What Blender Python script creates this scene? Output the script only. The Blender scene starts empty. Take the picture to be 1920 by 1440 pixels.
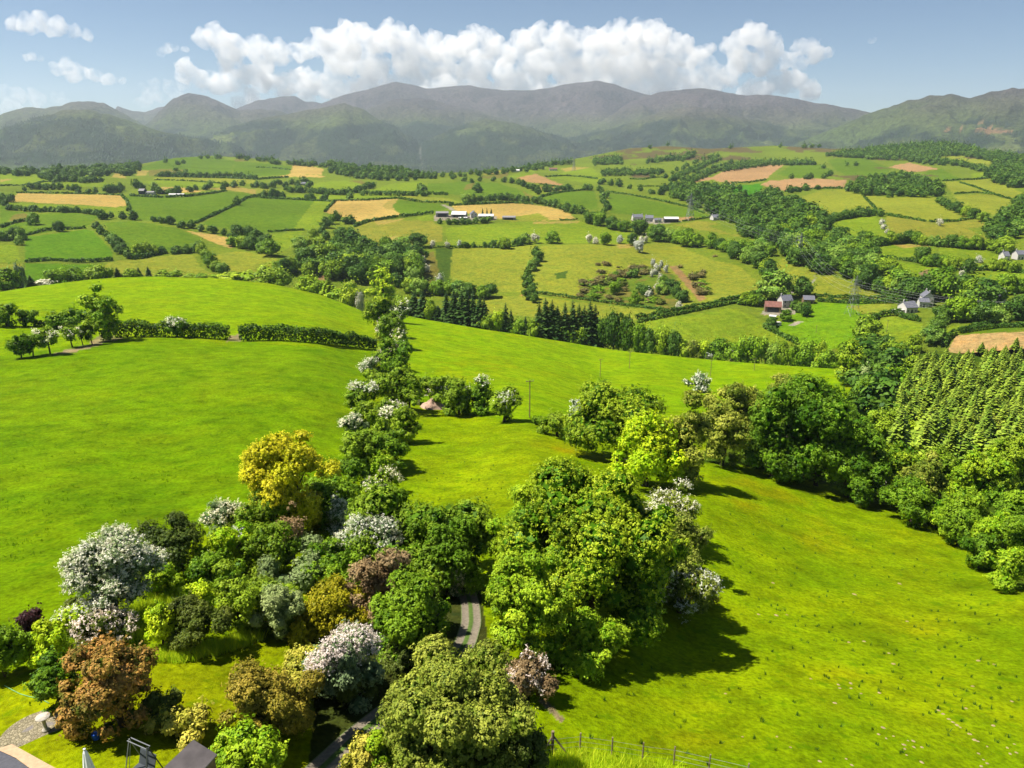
import bpy, math, random
import numpy as np
from mathutils import Vector, Matrix
from mathutils.bvhtree import BVHTree
R = math.radians
scene = bpy.context.scene
COL = scene.collection
F = 1371.0                      # focal length in photo pixels (1920 wide)
HORIZON = 265.0
PITCH = math.atan((720-HORIZON)/F)
CP, SP = math.cos(PITCH), math.sin(PITCH)
SUN_EL, SUN_FWD = R(60), R(1)  # sun high on the left, a little ahead of the camera
SUN = Vector((-math.cos(SUN_FWD)*math.cos(SUN_EL), math.sin(SUN_FWD)*math.cos(SUN_EL), math.sin(SUN_EL)))
def ray(u, v):
    x = (np.asarray(u, float)-960)/F; y = (720-np.asarray(v, float))/F
    return x+0*y, CP+y*SP+0*x, -SP+y*CP+0*x
def lin(c):
    c = np.asarray(c, float)/255
    return np.where(c < .04045, c/12.92, ((c+.055)/1.055)**2.4)
def alb(r, g, b, k=.42): return tuple(lin((r, g, b))*k)   # base colour of a surface that photographs r,g,b in full sun
# ---------------------------------------------------------------- noise
def vnoise(x, y, seed=0):
    x = np.asarray(x, float); y = np.asarray(y, float)
    xi = np.floor(x).astype(np.int64); yi = np.floor(y).astype(np.int64)
    fx = x-xi; fy = y-yi; fx = fx*fx*(3-2*fx); fy = fy*fy*(3-2*fy)
    def h(a, b):
        n = (a*374761393+b*668265263+seed*1442695041) & 0x7fffffff
        n = ((n ^ (n >> 13))*1274126177) & 0x7fffffff
        return ((n ^ (n >> 16)) & 0xffff)/65535.0
    return (h(xi, yi)*(1-fx)+h(xi+1, yi)*fx)*(1-fy)+(h(xi, yi+1)*(1-fx)+h(xi+1, yi+1)*fx)*fy
def fbm(x, y, octv=4, seed=0, gain=.5):
    s = 0; a = 1; t = 0
    for i in range(octv):
        s = s+a*vnoise(x*2**i, y*2**i, seed+i*17); t += a; a *= gain
    return s/t
def inpoly(u, v, poly):
    u = np.asarray(u); ins = np.zeros(u.shape, bool); n = len(poly)
    for i in range(n):
        x1, y1 = poly[i]; x2, y2 = poly[(i+1) % n]
        if y1 == y2: continue
        c = ((y1 > v) != (y2 > v)) & (u < (x2-x1)*(v-y1)/(y2-y1)+x1)
        ins ^= c
    return ins
# ---------------------------------------------------------------- objects
def tag(o, label=None, cat=None, group=None, kind=None):
    if label: o['label'] = label
    if cat: o['category'] = cat
    if group: o['group'] = group
    if kind: o['kind'] = kind
    return o
def link(name, me, mat=None, parent=None, loc=None):
    o = bpy.data.objects.new(name, me); COL.objects.link(o)
    if mat and me: me.materials.append(mat)
    if parent: o.parent = parent
    if loc is not None: o.location = loc
    return o
def empty(name, loc, label, cat, group=None, rz=0):
    o = bpy.data.objects.new(name, None); COL.objects.link(o)
    o.location = loc; o.rotation_euler = (0, 0, rz); o.empty_display_size = .5
    return tag(o, label, cat, group)
def np_mesh(name, V, Q, smooth=False, tone=None, col=None):
    """V (n,3) verts, Q (m,k) faces; tone per face float; col per vertex rgb."""
    me = bpy.data.meshes.new(name)
    V = np.ascontiguousarray(V, np.float32); Q = np.ascontiguousarray(Q, np.int32)
    m, k = Q.shape
    me.vertices.add(len(V)); me.vertices.foreach_set('co', V.ravel())
    me.loops.add(m*k); me.loops.foreach_set('vertex_index', Q.ravel())
    me.polygons.add(m); me.polygons.foreach_set('loop_start', np.arange(0, m*k, k, dtype=np.int32))
    if smooth: me.polygons.foreach_set('use_smooth', np.ones(m, bool))
    if tone is not None:
        a = me.attributes.new('tone', 'FLOAT', 'FACE'); a.data.foreach_set('value', np.asarray(tone, np.float32))
    if col is not None:
        a = me.attributes.new('Col', 'FLOAT_COLOR', 'POINT')
        c = np.ones((len(V), 4), np.float32); c[:, :3] = col; a.data.foreach_set('color', c.ravel())
    me.update(calc_edges=True); me.validate()
    return me
class MB:
    """collects simple solids and links them as one mesh"""
    def __init__(s): s.v = []; s.f = []
    def add(s, vs, fs):
        b = len(s.v); s.v += [tuple(x) for x in vs]; s.f += [tuple(i+b for i in f) for f in fs]
    def box(s, c, d, rz=0, M=None):
        ca, sa = math.cos(rz), math.sin(rz); vs = []
        for z in (-.5, .5):
            for x, y in ((-.5, -.5), (.5, -.5), (.5, .5), (-.5, .5)):
                X, Y = x*d[0], y*d[1]; vs.append((c[0]+X*ca-Y*sa, c[1]+X*sa+Y*ca, c[2]+z*d[2]))
        s.add(vs, [(0, 3, 2, 1), (4, 5, 6, 7), (0, 1, 5, 4), (1, 2, 6, 5), (2, 3, 7, 6), (3, 0, 4, 7)])
    def tube(s, pts, rad, n=7, cap=True):
        pts = [Vector(p) for p in pts]
        if not hasattr(rad, '__len__'): rad = [rad]*len(pts)
        rings = []
        for i, p in enumerate(pts):
            d = (pts[min(i+1, len(pts)-1)]-pts[max(i-1, 0)]).normalized()
            a = d.cross(Vector((0, 0, 1)) if abs(d.z) < .9 else Vector((1, 0, 0))).normalized(); b = d.cross(a)
            rings.append([p+(a*math.cos(2*math.pi*k/n)+b*math.sin(2*math.pi*k/n))*rad[i] for k in range(n)])
        base = len(s.v)
        for r in rings: s.v += [tuple(x) for x in r]
        for i in range(len(pts)-1):
            for k in range(n):
                a = base+i*n+k; b = base+i*n+(k+1) % n
                s.f.append((a, b, b+n, a+n))
        if cap:
            s.f.append(tuple(base+k for k in range(n))[::-1]); s.f.append(tuple(base+(len(pts)-1)*n+k for k in range(n)))
    def build(s, name, mat, parent=None, smooth=False, loc=None):
        me = bpy.data.meshes.new(name); me.from_pydata(s.v, [], s.f); me.update()
        if smooth:
            for p in me.polygons: p.use_smooth = True
        return link(name, me, mat, parent, loc)
# ---------------------------------------------------------------- materials
class NT:
    def __init__(s, name):
        s.m = bpy.data.materials.new(name); s.m.use_nodes = True; s.t = s.m.node_tree; s.t.nodes.clear()
        s.out = s.n('ShaderNodeOutputMaterial')
    def n(s, typ, ins=None, **kw):
        x = s.t.nodes.new(typ)
        for k, v in kw.items(): setattr(x, k, v)
        for k, v in (ins or {}).items():
            if isinstance(v, bpy.types.NodeSocket): s.t.links.new(v, x.inputs[k])
            else: x.inputs[k].default_value = v
        return x
    def noise(s, vec, scale, detail=3, rough=.55):
        return s.n('ShaderNodeTexNoise', {'Vector': vec, 'Scale': scale, 'Detail': detail, 'Roughness': rough}).outputs['Fac']
    def ramp(s, fac, stops, interp='LINEAR'):
        r = s.n('ShaderNodeValToRGB', {'Fac': fac}); e = r.color_ramp; e.interpolation = interp
        while len(e.elements) < len(stops): e.elements.new(.5)
        for i, (p, c) in enumerate(stops):
            e.elements[i].position = p; e.elements[i].color = (c, c, c, 1) if not hasattr(c, '__len__') else (*c[:3], 1)
        return r.outputs['Color']
    def mix(s, fac, a, b, mode='MIX'):
        x = s.n('ShaderNodeMix', data_type='RGBA', blend_type=mode)
        for k, v in ((0, fac), (6, a), (7, b)):
            if isinstance(v, bpy.types.NodeSocket): s.t.links.new(v, x.inputs[k])
            elif k == 0: x.inputs[0].default_value = v
            else: x.inputs[k].default_value = (*v[:3], 1)
        return x.outputs[2]
    def math(s, op, a, b=0.0, clamp=False):
        x = s.n('ShaderNodeMath', operation=op, use_clamp=clamp)
        for k, v in ((0, a), (1, b)):
            if isinstance(v, bpy.types.NodeSocket): s.t.links.new(v, x.inputs[k])
            else: x.inputs[k].default_value = v
        return x.outputs[0]
    def done(s, surf): s.t.links.new(surf, s.out.inputs['Surface']); return s.m
def plain(name, c, rough=.7, metal=0, var=.25, scale=3.0, bump=0.0, spec=.3):
    if name not in ('forest_green', 'bark'): c = [min(x*1.75, .85) for x in c[:3]]
    t = NT(name); g = t.n('ShaderNodeNewGeometry').outputs['Position']
    n = t.noise(g, scale, 5)
    k = t.ramp(n, [(.3, 1-var), (.7, 1+var*.6)])
    col = t.mix(1, (*c[:3], 1), k, 'MULTIPLY')
    ins = {'Base Color': col, 'Roughness': rough, 'Metallic': metal, 'Specular IOR Level': spec}
    if bump:
        ins['Normal'] = t.n('ShaderNodeBump', {'Height': t.noise(g, scale*4, 4), 'Strength': .6, 'Distance': bump}).outputs[0]
    return t.done(t.n('ShaderNodeBsdfPrincipled', ins).outputs[0])
HAZE_D = 4.6e-5
EXPO = .95
# ================================================================ terrain
def tps_fit(P, w, reg=1e-4):
    P = np.asarray(P, float)/500; n = len(P)
    d = np.hypot(P[:, None, 0]-P[None, :, 0], P[:, None, 1]-P[None, :, 1])
    K = np.where(d > 0, d*d*np.log(d+1e-12), 0)+reg*np.eye(n)
    A = np.zeros((n+3, n+3)); A[:n, :n] = K; A[:n, n] = 1; A[:n, n+1:] = P; A[n, :n] = 1; A[n+1:, :n] = P.T
    c = np.linalg.solve(A, np.r_[w, 0, 0, 0])
    def f(u, v):
        u = np.clip(np.asarray(u, float), -450, 2350)/500; v = np.asarray(v, float)/500
        s = c[n]+c[n+1]*u+c[n+2]*v
        for i in range(n):
            q = (u-P[i, 0])**2+(v-P[i, 1])**2
            s = s+c[i]*.5*q*np.log(q+1e-12)
        return s
    return f
# metres that the near land lies below the camera, at points of the photograph
NEAR = [(0,1440,26),(200,1400,26),(100,1200,28),(200,1150,29),(400,1200,28.5),(300,1330,27),(600,1420,28),(560,1150,30),(-400,1440,25),(-400,1000,32),
 (0,1000,34),(100,900,37),(300,850,40),(600,800,43.5),(0,680,47),(300,640,51),(600,650,55),(0,600,52),(195,620,52.5),(450,635,54),(0,548,65),(300,520,68),(500,530,73),(690,590,80),(-400,560,58),(-400,700,44),
 (850,1180,31.5),(740,880,43),(720,700,57),(730,600,78),(900,850,45),(850,960,40),(993,785,50),(780,770,50.5),(1100,850,47),(1125,708,82),(1040,640,92),(800,600,82),(1200,662,94),(1330,703,88),(1400,680,93),(1560,690,92),
 (1400,1400,31),(1030,1400,28.5),(1900,1400,34),(1300,1200,36),(1700,1200,38.5),(1900,1100,43),(1340,880,48),(1500,930,50),(1700,990,50),(1850,1070,46),(2350,1400,36),(2350,1000,52),
 (1600,880,58),(1750,900,60),(1900,950,57),(1920,650,112),(1750,680,95),(1680,760,76),(1900,820,68),(1900,700,92),(1600,780,68),(1640,700,86),(2350,650,105),(2350,820,70),(1100,1560,27),(0,1560,24),(1900,1560,31)]
_h = tps_fit([(a, b) for a, b, c in NEAR], np.log([c for a, b, c in NEAR]), 3e-4)
def PA(u, v):
    u, v = np.broadcast_arrays(np.asarray(u, float), np.asarray(v, float))
    dx, dy, dz = ray(u, v); h = np.exp(_h(u, v)); t = h/-dz
    return np.stack([dx*t, dy*t, dz*t], -1)
CREST = [(-450,575),(-100,562),(0,548),(80,536),(160,526),(230,521),(300,519),(400,522),(500,531),(600,552),(690,588),(760,590),(800,598),(900,616),(1040,638),(1200,662),(1400,680),(1560,692),(1640,684),(1700,668),(1780,657),(1920,648),(2350,640)]
def vA(u): return np.interp(u, [a for a, b in CREST], [b for a, b in CREST])
SKYL = [(-450,330),(0,322),(100,318),(200,312),(260,308),(330,296),(400,292),(520,300),(600,310),(700,318),(800,325),(900,322),(960,316),(1040,305),(1110,292),(1180,278),(1250,274),(1330,279),(1450,273),(1560,279),(1700,277),(1750,273),(1850,285),(1920,289),(2350,300)]
def vB(u): return np.interp(u, [a for a, b in SKYL], [b for a, b in SKYL])
_bv = [270,277,300,320,340,370,410,460,500,540,575,600,640,690,760]
_br = [2750,2600,2200,1800,1450,1120,870,710,620,560,500,460,420,390,340]
def rB(u, v):
    u = np.asarray(u, float); v = np.asarray(v, float)
    b = np.interp(v, _bv, np.log(_br))
    return np.exp(b+.09*(fbm(u/210+5, v/95+2, 2, 3)-.5)+.07*(fbm(u/420, v/260, 1, 9)-.5))
# smooth the piecewise profile once
_vv = np.arange(262, 762, 1.0); _p = np.interp(_vv, _bv, np.log(_br)); _k = np.hanning(41); _k /= _k.sum()
_p = np.convolve(np.pad(_p, 20, 'reflect', reflect_type='odd'), _k, 'valid'); _bv, _br = _vv, np.exp(_p)
def PB(u, v):
    u, v = np.broadcast_arrays(np.asarray(u, float), np.asarray(v, float))
    dx, dy, dz = ray(u, v); t = rB(u, v)/np.hypot(dx, dy)
    return np.stack([dx*t, dy*t, dz*t], -1)
def ground(u, v):
    return np.where((np.asarray(v) >= vA(u))[..., None], PA(u, v), PB(u, v))
def gpt(u, v): return Vector(ground(np.array(float(u)), np.array(float(v))))

# ---------------------------------------------------------------- field colours (what each field is sown with)
G1 = alb(150,174,42); G2 = alb(118,150,34); G3 = alb(138,158,46); YG = alb(166,174,56); YR = alb(166,166,60); STRAW = alb(226,192,104); TAN = alb(214,170,110)
PLOUGH = alb(212,168,116); ROUGH = alb(146,140,62); BRACKEN = alb(92,120,40); HAYC = alb(196,176,86); LANE = alb(196,184,160)
FIELDS = [
 (G3,[(-450,322),(2400,262),(2400,352),(-450,352)]),
 (G1,[(0,326),(100,325),(190,330),(205,350),(100,352),(0,345)]),(HAYC,[(0,336),(20,336),(25,338),(0,341)]),
 (HAYC,[(208,333),(216,324),(230,325),(238,335)]),(HAYC,[(256,329),(258,320),(279,319),(274,329)]),(G2,[(262,314),(300,301),(340,294),(400,294),(440,302),(430,330),(330,328),(265,318)]),
 (G2,[(440,302),(520,308),(545,312),(540,328),(480,330),(435,330)]),(ROUGH,[(278,320),(300,317),(350,318),(330,327),(280,330)]),(ROUGH,[(440,298),(450,297),(465,302),(440,303)]),
 (YG,[(285,333),(330,332),(420,334),(480,336),(480,345),(400,342),(330,338),(290,338)]),(G1,[(270,340),(300,338),(380,342),(430,348),(380,354),(300,350)]),(STRAW,[(300,350),(360,352),(372,357),(390,357),(360,361),(305,358)]),(HAYC,[(380,354),(440,350),(480,356),(480,364),(430,357)]),
 (STRAW,[(546,326),(548,310),(570,308),(606,317),(603,328)]),(STRAW,[(520,331),(548,325),(612,330),(600,333),(560,332)]),(ROUGH,[(650,340),(680,338),(690,346),(655,347)]),(LANE,[(618,351),(645,351),(645,352.5),(618,352.5)]),
 (YG,[(480,352),(515,356),(522,358),(480,362)]),(G1,[(580,350),(600,342),(650,338),(690,348),(660,356),(600,356)]),(G1,[(690,358),(730,345),(790,340),(800,350),(795,362),(700,362)]),
 (YG,[(735,367),(780,366),(850,374),(866,380),(800,378),(745,372)]),(G1,[(500,366),(640,362),(740,362),(745,369),(640,374),(520,370)]),(G2,[(800,345),(870,340),(930,343),(990,360),(990,374),(920,368),(860,365),(800,362)]),(ROUGH,[(875,345),(893,342),(888,352),(868,358)]),
 (TAN,[(966,334),(1003,326),(1057,347),(1040,349),(985,340)]),(ROUGH,[(895,332),(940,326),(955,323),(950,333),(900,335)]),(HAYC,[(905,325),(950,318),(952,321),(910,328)]),(HAYC,[(1005,352),(1030,348),(1060,350),(1060,358),(1020,358)]),
 (HAYC,[(1050,316),(1075,313),(1110,314),(1115,320),(1060,322)]),(G1,[(1060,322),(1110,314),(1140,340),(1110,347),(1060,336),(1025,335)]),(G1,[(985,319),(1000,316),(1005,326),(960,334),(955,330)]),
 (G2,[(1005,371),(1030,362),(1060,359),(1115,358),(1122,392),(1085,391),(1060,383)]),(ROUGH,[(975,352),(985,360),(1003,371),(990,372)]),
 (STRAW,[(627,376),(747,373),(737,384),(742,395),(754,403),(665,416),(640,405),(608,398)]),(HAYC,[(745,374),(737,384),(742,394),(722,390),(716,384),(730,376)]),(G2,[(748,375),(830,382),(846,390),(805,400),(755,403),(740,393),(737,385)]),
 (STRAW,[(846,386),(960,381),(1000,383),(1057,393),(1082,413),(960,414),(900,402),(860,398)]),(YG,[(930,410),(1010,400),(1030,412),(960,415)]),
 (G2,[(470,366),(622,376),(606,396),(600,408),(575,425),(530,435),(480,440),(380,420)]),(G1,[(590,377),(622,376),(606,396),(614,420),(580,430),(550,428)]),(G2,[(235,367),(350,369),(425,360),(474,364),(440,390),(365,419),(310,416),(255,412),(244,390)]),
 (STRAW,[(33,362),(228,366),(238,385),(210,390),(150,384),(90,380),(15,378)]),(G1,[(15,380),(150,386),(235,390),(245,405),(190,402),(15,393)]),
 (G2,[(70,402),(130,398),(185,405),(160,428),(100,434),(50,442),(0,440),(0,426),(50,415)]),(ROUGH,[(20,402),(45,400),(58,405),(40,418),(20,415)]),(G2,[(0,385),(10,380),(12,395),(70,400),(30,400),(0,425)]),
 (alb(112,156,28),[(48,445),(162,430),(175,432),(211,472),(212,487),(100,489),(48,490)]),(G2,[(195,418),(250,416),(335,429),(378,448),(372,462),(330,472),(305,476),(235,480),(215,448)]),
 (STRAW,[(348,431),(400,439),(452,452),(448,460),(430,466),(400,455)]),(alb(112,156,28),[(48,493),(180,495),(168,515),(120,530),(40,545)]),(YG,[(205,490),(350,477),(362,480),(375,500),(402,517),(350,525),(180,512)]),(YG,[(-50,495),(40,495),(45,520),(40,545),(-50,550)]),(G1,[(-50,456),(30,460),(40,490),(-50,495)]),
 (YG,[(400,480),(440,472),(500,475),(530,490),(560,505),(480,525),(425,512)]),(G1,[(510,440),(570,432),(560,450),(530,470),(505,468)]),(YG,[(600,450),(615,445),(580,480),(560,480)]),(alb(190,150,100),[(590,518),(610,515),(625,525),(605,530)]),
 (YR,[(655,432),(705,412),(805,412),(830,427),(830,452),(780,462),(765,474),(720,472),(680,455)]),(HAYC,[(700,415),(760,408),(740,416),(710,422)]),(HAYC,[(725,446),(745,442),(752,458),(728,460)]),(G1,[(780,408),(805,402),(825,415),(790,414)]),
 (G1,[(835,430),(880,422),(960,416),(1085,415),(1140,428),(1222,447),(1170,457),(1025,455),(960,454),(840,462)]),(HAYC,[(1000,416),(1085,415),(1085,418),(1000,420)]),(YG,[(848,466),(1005,460),(992,500),(985,547),(860,545),(843,515)]),(ROUGH,[(785,480),(812,470),(828,520),(815,540),(795,520)]),(BRACKEN,[(815,464),(848,466),(843,520),(850,545),(825,530)]),
 (YG,[(1014,460),(1185,456),(1260,455),(1340,490),(1385,500),(1440,545),(1335,572),(1285,582),(1260,583),(1090,562),(1000,548),(990,515)]),(BRACKEN,[(1040,512),(1065,507),(1060,520),(1042,522)]),(HAYC,[(1155,458),(1180,456),(1190,463),(1160,466)]),
 (ROUGH,[(1085,532),(1135,520),(1195,495),(1222,502),(1262,515),(1292,560),(1277,574),(1255,580),(1135,565),(1088,557)]),(alb(186,150,96),[(1255,500),(1270,498),(1325,560),(1312,566)]),(alb(186,150,96),[(960,555),(1000,548),(1010,556),(985,560)]),
 (YG,[(905,556),(1000,552),(1090,566),(1135,571),(1258,585),(1195,600),(1060,600),(900,585)]),
 (G2,[(1140,362),(1242,377),(1310,397),(1335,407),(1260,406),(1145,400)]),(G3,[(1120,350),(1160,347),(1242,372),(1310,388),(1312,396),(1220,377)]),(TAN,[(1268,408),(1300,406),(1297,414),(1268,414)]),
 (YR,[(1260,422),(1310,414),(1345,418),(1395,447),(1335,435)]),(G3,[(1330,422),(1350,419),(1390,440),(1370,440)]),(PLOUGH,[(1300,334),(1335,332),(1360,319),(1440,310),(1470,309),(1450,324),(1435,337),(1370,344),(1335,337),(1298,342)]),
 (alb(92,160,30),[(1357,362),(1385,346),(1430,344),(1425,368),(1375,377)]),(PLOUGH,[(1425,346),(1440,340),(1495,334),(1587,338),(1585,352),(1540,353),(1472,358)]),(PLOUGH,[(1663,313),(1705,305),(1760,317),(1710,323),(1690,318)]),
 (G2,[(1455,327),(1490,306),(1530,308),(1565,318),(1550,334),(1500,334)]),(G2,[(1552,300),(1615,294),(1672,317),(1652,332),(1595,334),(1565,318)]),(G2,[(1730,325),(1765,316),(1800,335),(1800,340),(1767,340)]),(YG,[(1765,294),(1800,290),(1860,303),(1855,310),(1795,300)]),(G1,[(1820,325),(1858,322),(1857,336),(1825,335)]),(G1,[(1855,313),(1892,304),(1900,318),(1860,324)]),
 (YG,[(1485,374),(1540,357),(1582,356),(1617,367),(1645,394),(1595,400),(1547,414),(1525,402)]),(YG,[(1620,367),(1690,370),(1750,370),(1790,395),(1838,409),(1790,417),(1735,414),(1657,401)]),(YG,[(1768,340),(1797,340),(1850,360),(1787,364)]),(YG,[(1800,338),(1855,334),(1915,360),(1900,374),(1850,358)]),(YG,[(1787,366),(1860,363),(1899,376),(1865,404),(1802,386)]),
 (G1,[(1550,424),(1590,410),(1642,404),(1659,440),(1665,452),(1610,457),(1570,442)]),(YR,[(1660,404),(1735,415),(1765,420),(1840,410),(1866,420),(1815,430),(1852,448),(1740,449),(1665,444)]),
 (G1,[(1617,463),(1677,454),(1747,460),(1764,487),(1715,489),(1647,487)]),(G1,[(1758,465),(1862,469),(1888,497),(1800,507),(1762,482)]),(HAYC,[(1672,457),(1735,458),(1745,463),(1690,465)]),(alb(150,178,40),[(1677,490),(1727,498),(1790,505),(1804,522),(1727,524),(1685,512)]),(G2,[(1715,527),(1815,517),(1872,535),(1867,549),(1815,548),(1727,542)]),(G1,[(1815,512),(1865,508),(1925,517),(1925,532),(1875,536),(1825,520)]),(alb(180,150,110),[(1724,512),(1738,505),(1754,520),(1730,523)]),
 (YG,[(1440,505),(1467,485),(1490,492),(1615,537),(1690,560),(1600,562),(1527,559),(1480,545)]),(LANE,[(1480,548),(1500,538),(1521,530),(1528,522),(1524,513),(1530,522),(1524,532),(1503,541),(1485,551)]),
 (G1,[(1280,594),(1370,578),(1420,596),(1435,613),(1500,645),(1340,660),(1230,640),(1190,605)]),(alb(134,178,26),[(1532,566),(1670,566),(1674,586),(1635,598),(1632,650),(1520,655),(1445,618),(1480,590)]),(YG,[(1590,572),(1670,566),(1672,585),(1632,595)]),(G1,[(1633,604),(1670,592),(1730,607),(1727,640),(1640,640)]),(G1,[(1770,612),(1830,606),(1810,622),(1768,630)]),(G2,[(1828,617),(1930,598),(1930,616),(1800,627)]),
 (LANE,[(812,404),(840,402),(930,405),(930,413),(815,414)]),(LANE,[(826,383),(834,383),(868,401),(858,402)]),(LANE,[(1182,412),(1245,409),(1278,416),(1240,420),(1190,419)]),(LANE,[(1425,590),(1440,575),(1500,572),(1520,575),(1480,592)]),
 (alb(236,194,126),[(1766,672),(1793,628),(1850,623),(2100,615),(2100,695),(1766,695)]),(LANE,[(1477,608),(1495,600),(1505,602),(1490,610)]),
]
import time; _T0 = time.time()
print("terrain")
NU = 900
U = np.linspace(-440, 2340, NU)
SA = np.linspace(0, 1, 250)
va = vA(U)
rowsA_v = va[:, None]+(1560-va[:, None])*SA[None, :]**1.15
UU = np.repeat(U[:, None], rowsA_v.shape[1], 1)
A = PA(UU, rowsA_v)
A[:, :, 2] += .35*(fbm(A[..., 0]/9, A[..., 1]/9, 3, 5)-.5)+1.2*(fbm(A[..., 0]/45, A[..., 1]/45, 2, 8)-.5)*np.clip((A[..., 1]-60)/60, 0, 1)
foot = A[:, -1:, :].copy(); foot[..., 1] = -70; foot[..., 0] *= 1.6
SB = np.linspace(0, 1, 260)
vb0 = va+6; vb1 = vB(U)
rowsB_v = vb0[:, None]+(vb1-vb0)[:, None]*SB[None, :]
B = PB(np.repeat(U[:, None], 260, 1), rowsB_v)
B[:, :, 2] += (fbm(B[..., 0]/60, B[..., 1]/60, 3, 6)-.5)*2.0*np.clip(np.linspace(1.02, 0, 260)*4, 0, 1)
last = B[:, -1, :]; q = last/np.hypot(last[:, :1], last[:, 1:2])
back = np.stack([last+q*[60, 60, 0]+[0, 0, -12], last+q*[400, 400, 0]+[0, 0, -90], np.c_[q[:, :2]*np.maximum(4300, np.hypot(last[:, 0], last[:, 1])+900)[:, None], np.full(NU, -215)]], 1)
grid = np.concatenate([foot, A[:, ::-1], B, back], 1)           # from under the camera out to the far valley
NV = grid.shape[1]
vpix = np.concatenate([np.full((NU, 1), 1600), rowsA_v[:, ::-1], rowsB_v, np.full((NU, 3), 270)], 1)
isA = np.zeros((NU, NV), bool); isA[:, :A.shape[1]+1] = True
upix = np.repeat(U[:, None], NV, 1)
col = np.zeros((NU, NV, 3)); col[:] = G3
# middle distance
jit_u = upix+(fbm(upix/6, vpix/4, 2, 2)-.5)*3; jit_v = vpix+(fbm(upix/7, vpix/5, 2, 4)-.5)*2
for c, poly in FIELDS:
    m = inpoly(jit_u, jit_v, poly) & ~isA
    col[m] = c
x, y = grid[..., 0], grid[..., 1]
var = .78+.44*fbm(x/70, y/70, 4, 31)
rough = fbm(x/25, y/25, 4, 77)
col = np.where(isA[..., None], col, col*var[..., None])
kn = inpoly(upix, vpix, [(1085,532),(1135,520),(1195,495),(1222,502),(1262,515),(1292,560),(1277,574),(1255,580),(1135,565),(1088,557)]) & (fbm(x/9, y/9, 3, 15) > .48); col[kn] = np.array(alb(122,146,44))
hill = ~isA & (vpix < 345) & (upix > 1090)
patch = hill & (fbm(x/90, y/140, 4, 12)+.25*(vpix < 300) > .73) & (col[..., 1] > col[..., 0])
col[patch] = np.array(alb(126, 112, 70))
yr = ~isA & (np.abs(col[..., 0]/np.maximum(col[..., 1], 1e-6)-.86) < .06)
# near land
LEFT = alb(134,174,3); RIGHT = alb(156,186,6); CRESTG = alb(156,192,4)
nearc = np.zeros_like(col); nearc[:] = RIGHT
lf = inpoly(upix, vpix, [(-450,1600),(-450,640),(0,660),(230,632),(430,640),(700,660),(690,800),(640,900),(400,1000),(200,1100),(0,1250)])
nearc[lf] = LEFT
nearc[inpoly(upix, vpix, [(-450,660),(-450,500),(300,500),(700,575),(700,655),(430,636),(230,630),(0,668)])] = CRESTG
mid = inpoly(upix, vpix, [(720,560),(1060,640),(1560,690),(1600,760),(1000,800),(780,760)]); nearc[mid] = alb(156,196,5)
gard = inpoly(upix, vpix, [(-450,1600),(-450,1250),(30,1260),(110,1220),(300,1230),(430,1210),(560,1190),(590,1230),(600,1330),(560,1600)]); nearc[gard] = alb(180,192,8)
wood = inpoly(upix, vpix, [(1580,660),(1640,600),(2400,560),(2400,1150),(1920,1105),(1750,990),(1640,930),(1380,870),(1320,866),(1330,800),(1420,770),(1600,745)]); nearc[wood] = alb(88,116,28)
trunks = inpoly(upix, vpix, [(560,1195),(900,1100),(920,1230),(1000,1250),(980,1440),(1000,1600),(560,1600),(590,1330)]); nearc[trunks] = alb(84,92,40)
for poly in ([(424,640),(431,627),(448,627),(453,641)],[(165,642),(190,627),(232,634),(215,639),(180,645)],[(82,668),(120,656),(182,642),(186,648),(130,661)],[(1008,1312),(1022,1310),(1045,1332),(1060,1350),(1050,1352)]): nearc[inpoly(upix, vpix, poly)] = alb(190,170,124)
big = fbm(x/28, y/28, 4, 41); sm = fbm(x/6, y/6, 4, 43)
yel = np.clip((big-.42)*3, 0, 1)[..., None]
nearc = nearc*(1-yel*.2)+yel*.2*np.array(alb(176,184,18))
nearc *= (.80+.42*sm)[..., None]
butter = np.zeros(upix.shape)
for cx, cy, rx, ry, a in ((1430,935,80,22,.9),(1520,1000,90,40,.6),(1400,905,60,12,.7),(1560,1270,60,20,.5),(1720,1180,70,25,.5),(1640,1330,120,50,.4),(1280,1300,120,40,.35),(1000,620,180,20,.4),(900,690,120,30,.4),(1040,845,60,10,1.0),(1300,1390,90,25,.5),(1850,1350,60,50,.4)):
    butter = np.maximum(butter, a*np.exp(-((upix-cx)/rx)**2-((vpix-cy)/ry)**2))
track = np.zeros(upix.shape)
bp = [(1030,815),(1060,832),(1085,845),(1105,853)]
bm = np.clip((fbm(x/5, y/5, 4, 51)-.40)*4, 0, 1)*butter
nearc = nearc*(1-bm[..., None]*.6)+(bm*.6)[..., None]*np.array(alb(206,176,14))
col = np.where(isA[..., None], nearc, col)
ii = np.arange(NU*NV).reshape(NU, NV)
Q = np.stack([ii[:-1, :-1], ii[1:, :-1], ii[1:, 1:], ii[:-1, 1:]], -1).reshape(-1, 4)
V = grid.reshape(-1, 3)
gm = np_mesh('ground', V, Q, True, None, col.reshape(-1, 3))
t = NT('grassland'); pos = t.n('ShaderNodeNewGeometry').outputs['Position']
vc = t.n('ShaderNodeAttribute', attribute_name='Col').outputs['Color']
f1 = t.ramp(t.noise(pos, 2.6, 5, .7), [(.33, .60), (.5, 1.0), (.68, 1.34)])
f2 = t.ramp(t.noise(pos, .35, 5, .65), [(.32, .70), (.5, 1.02), (.68, 1.25)])
f3 = t.ramp(t.noise(pos, .9, 3, .6), [(.56, 0), (.70, 1)])
cc = t.mix(1, vc, f1, 'MULTIPLY'); cc = t.mix(1, cc, f2, 'MULTIPLY')
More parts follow.
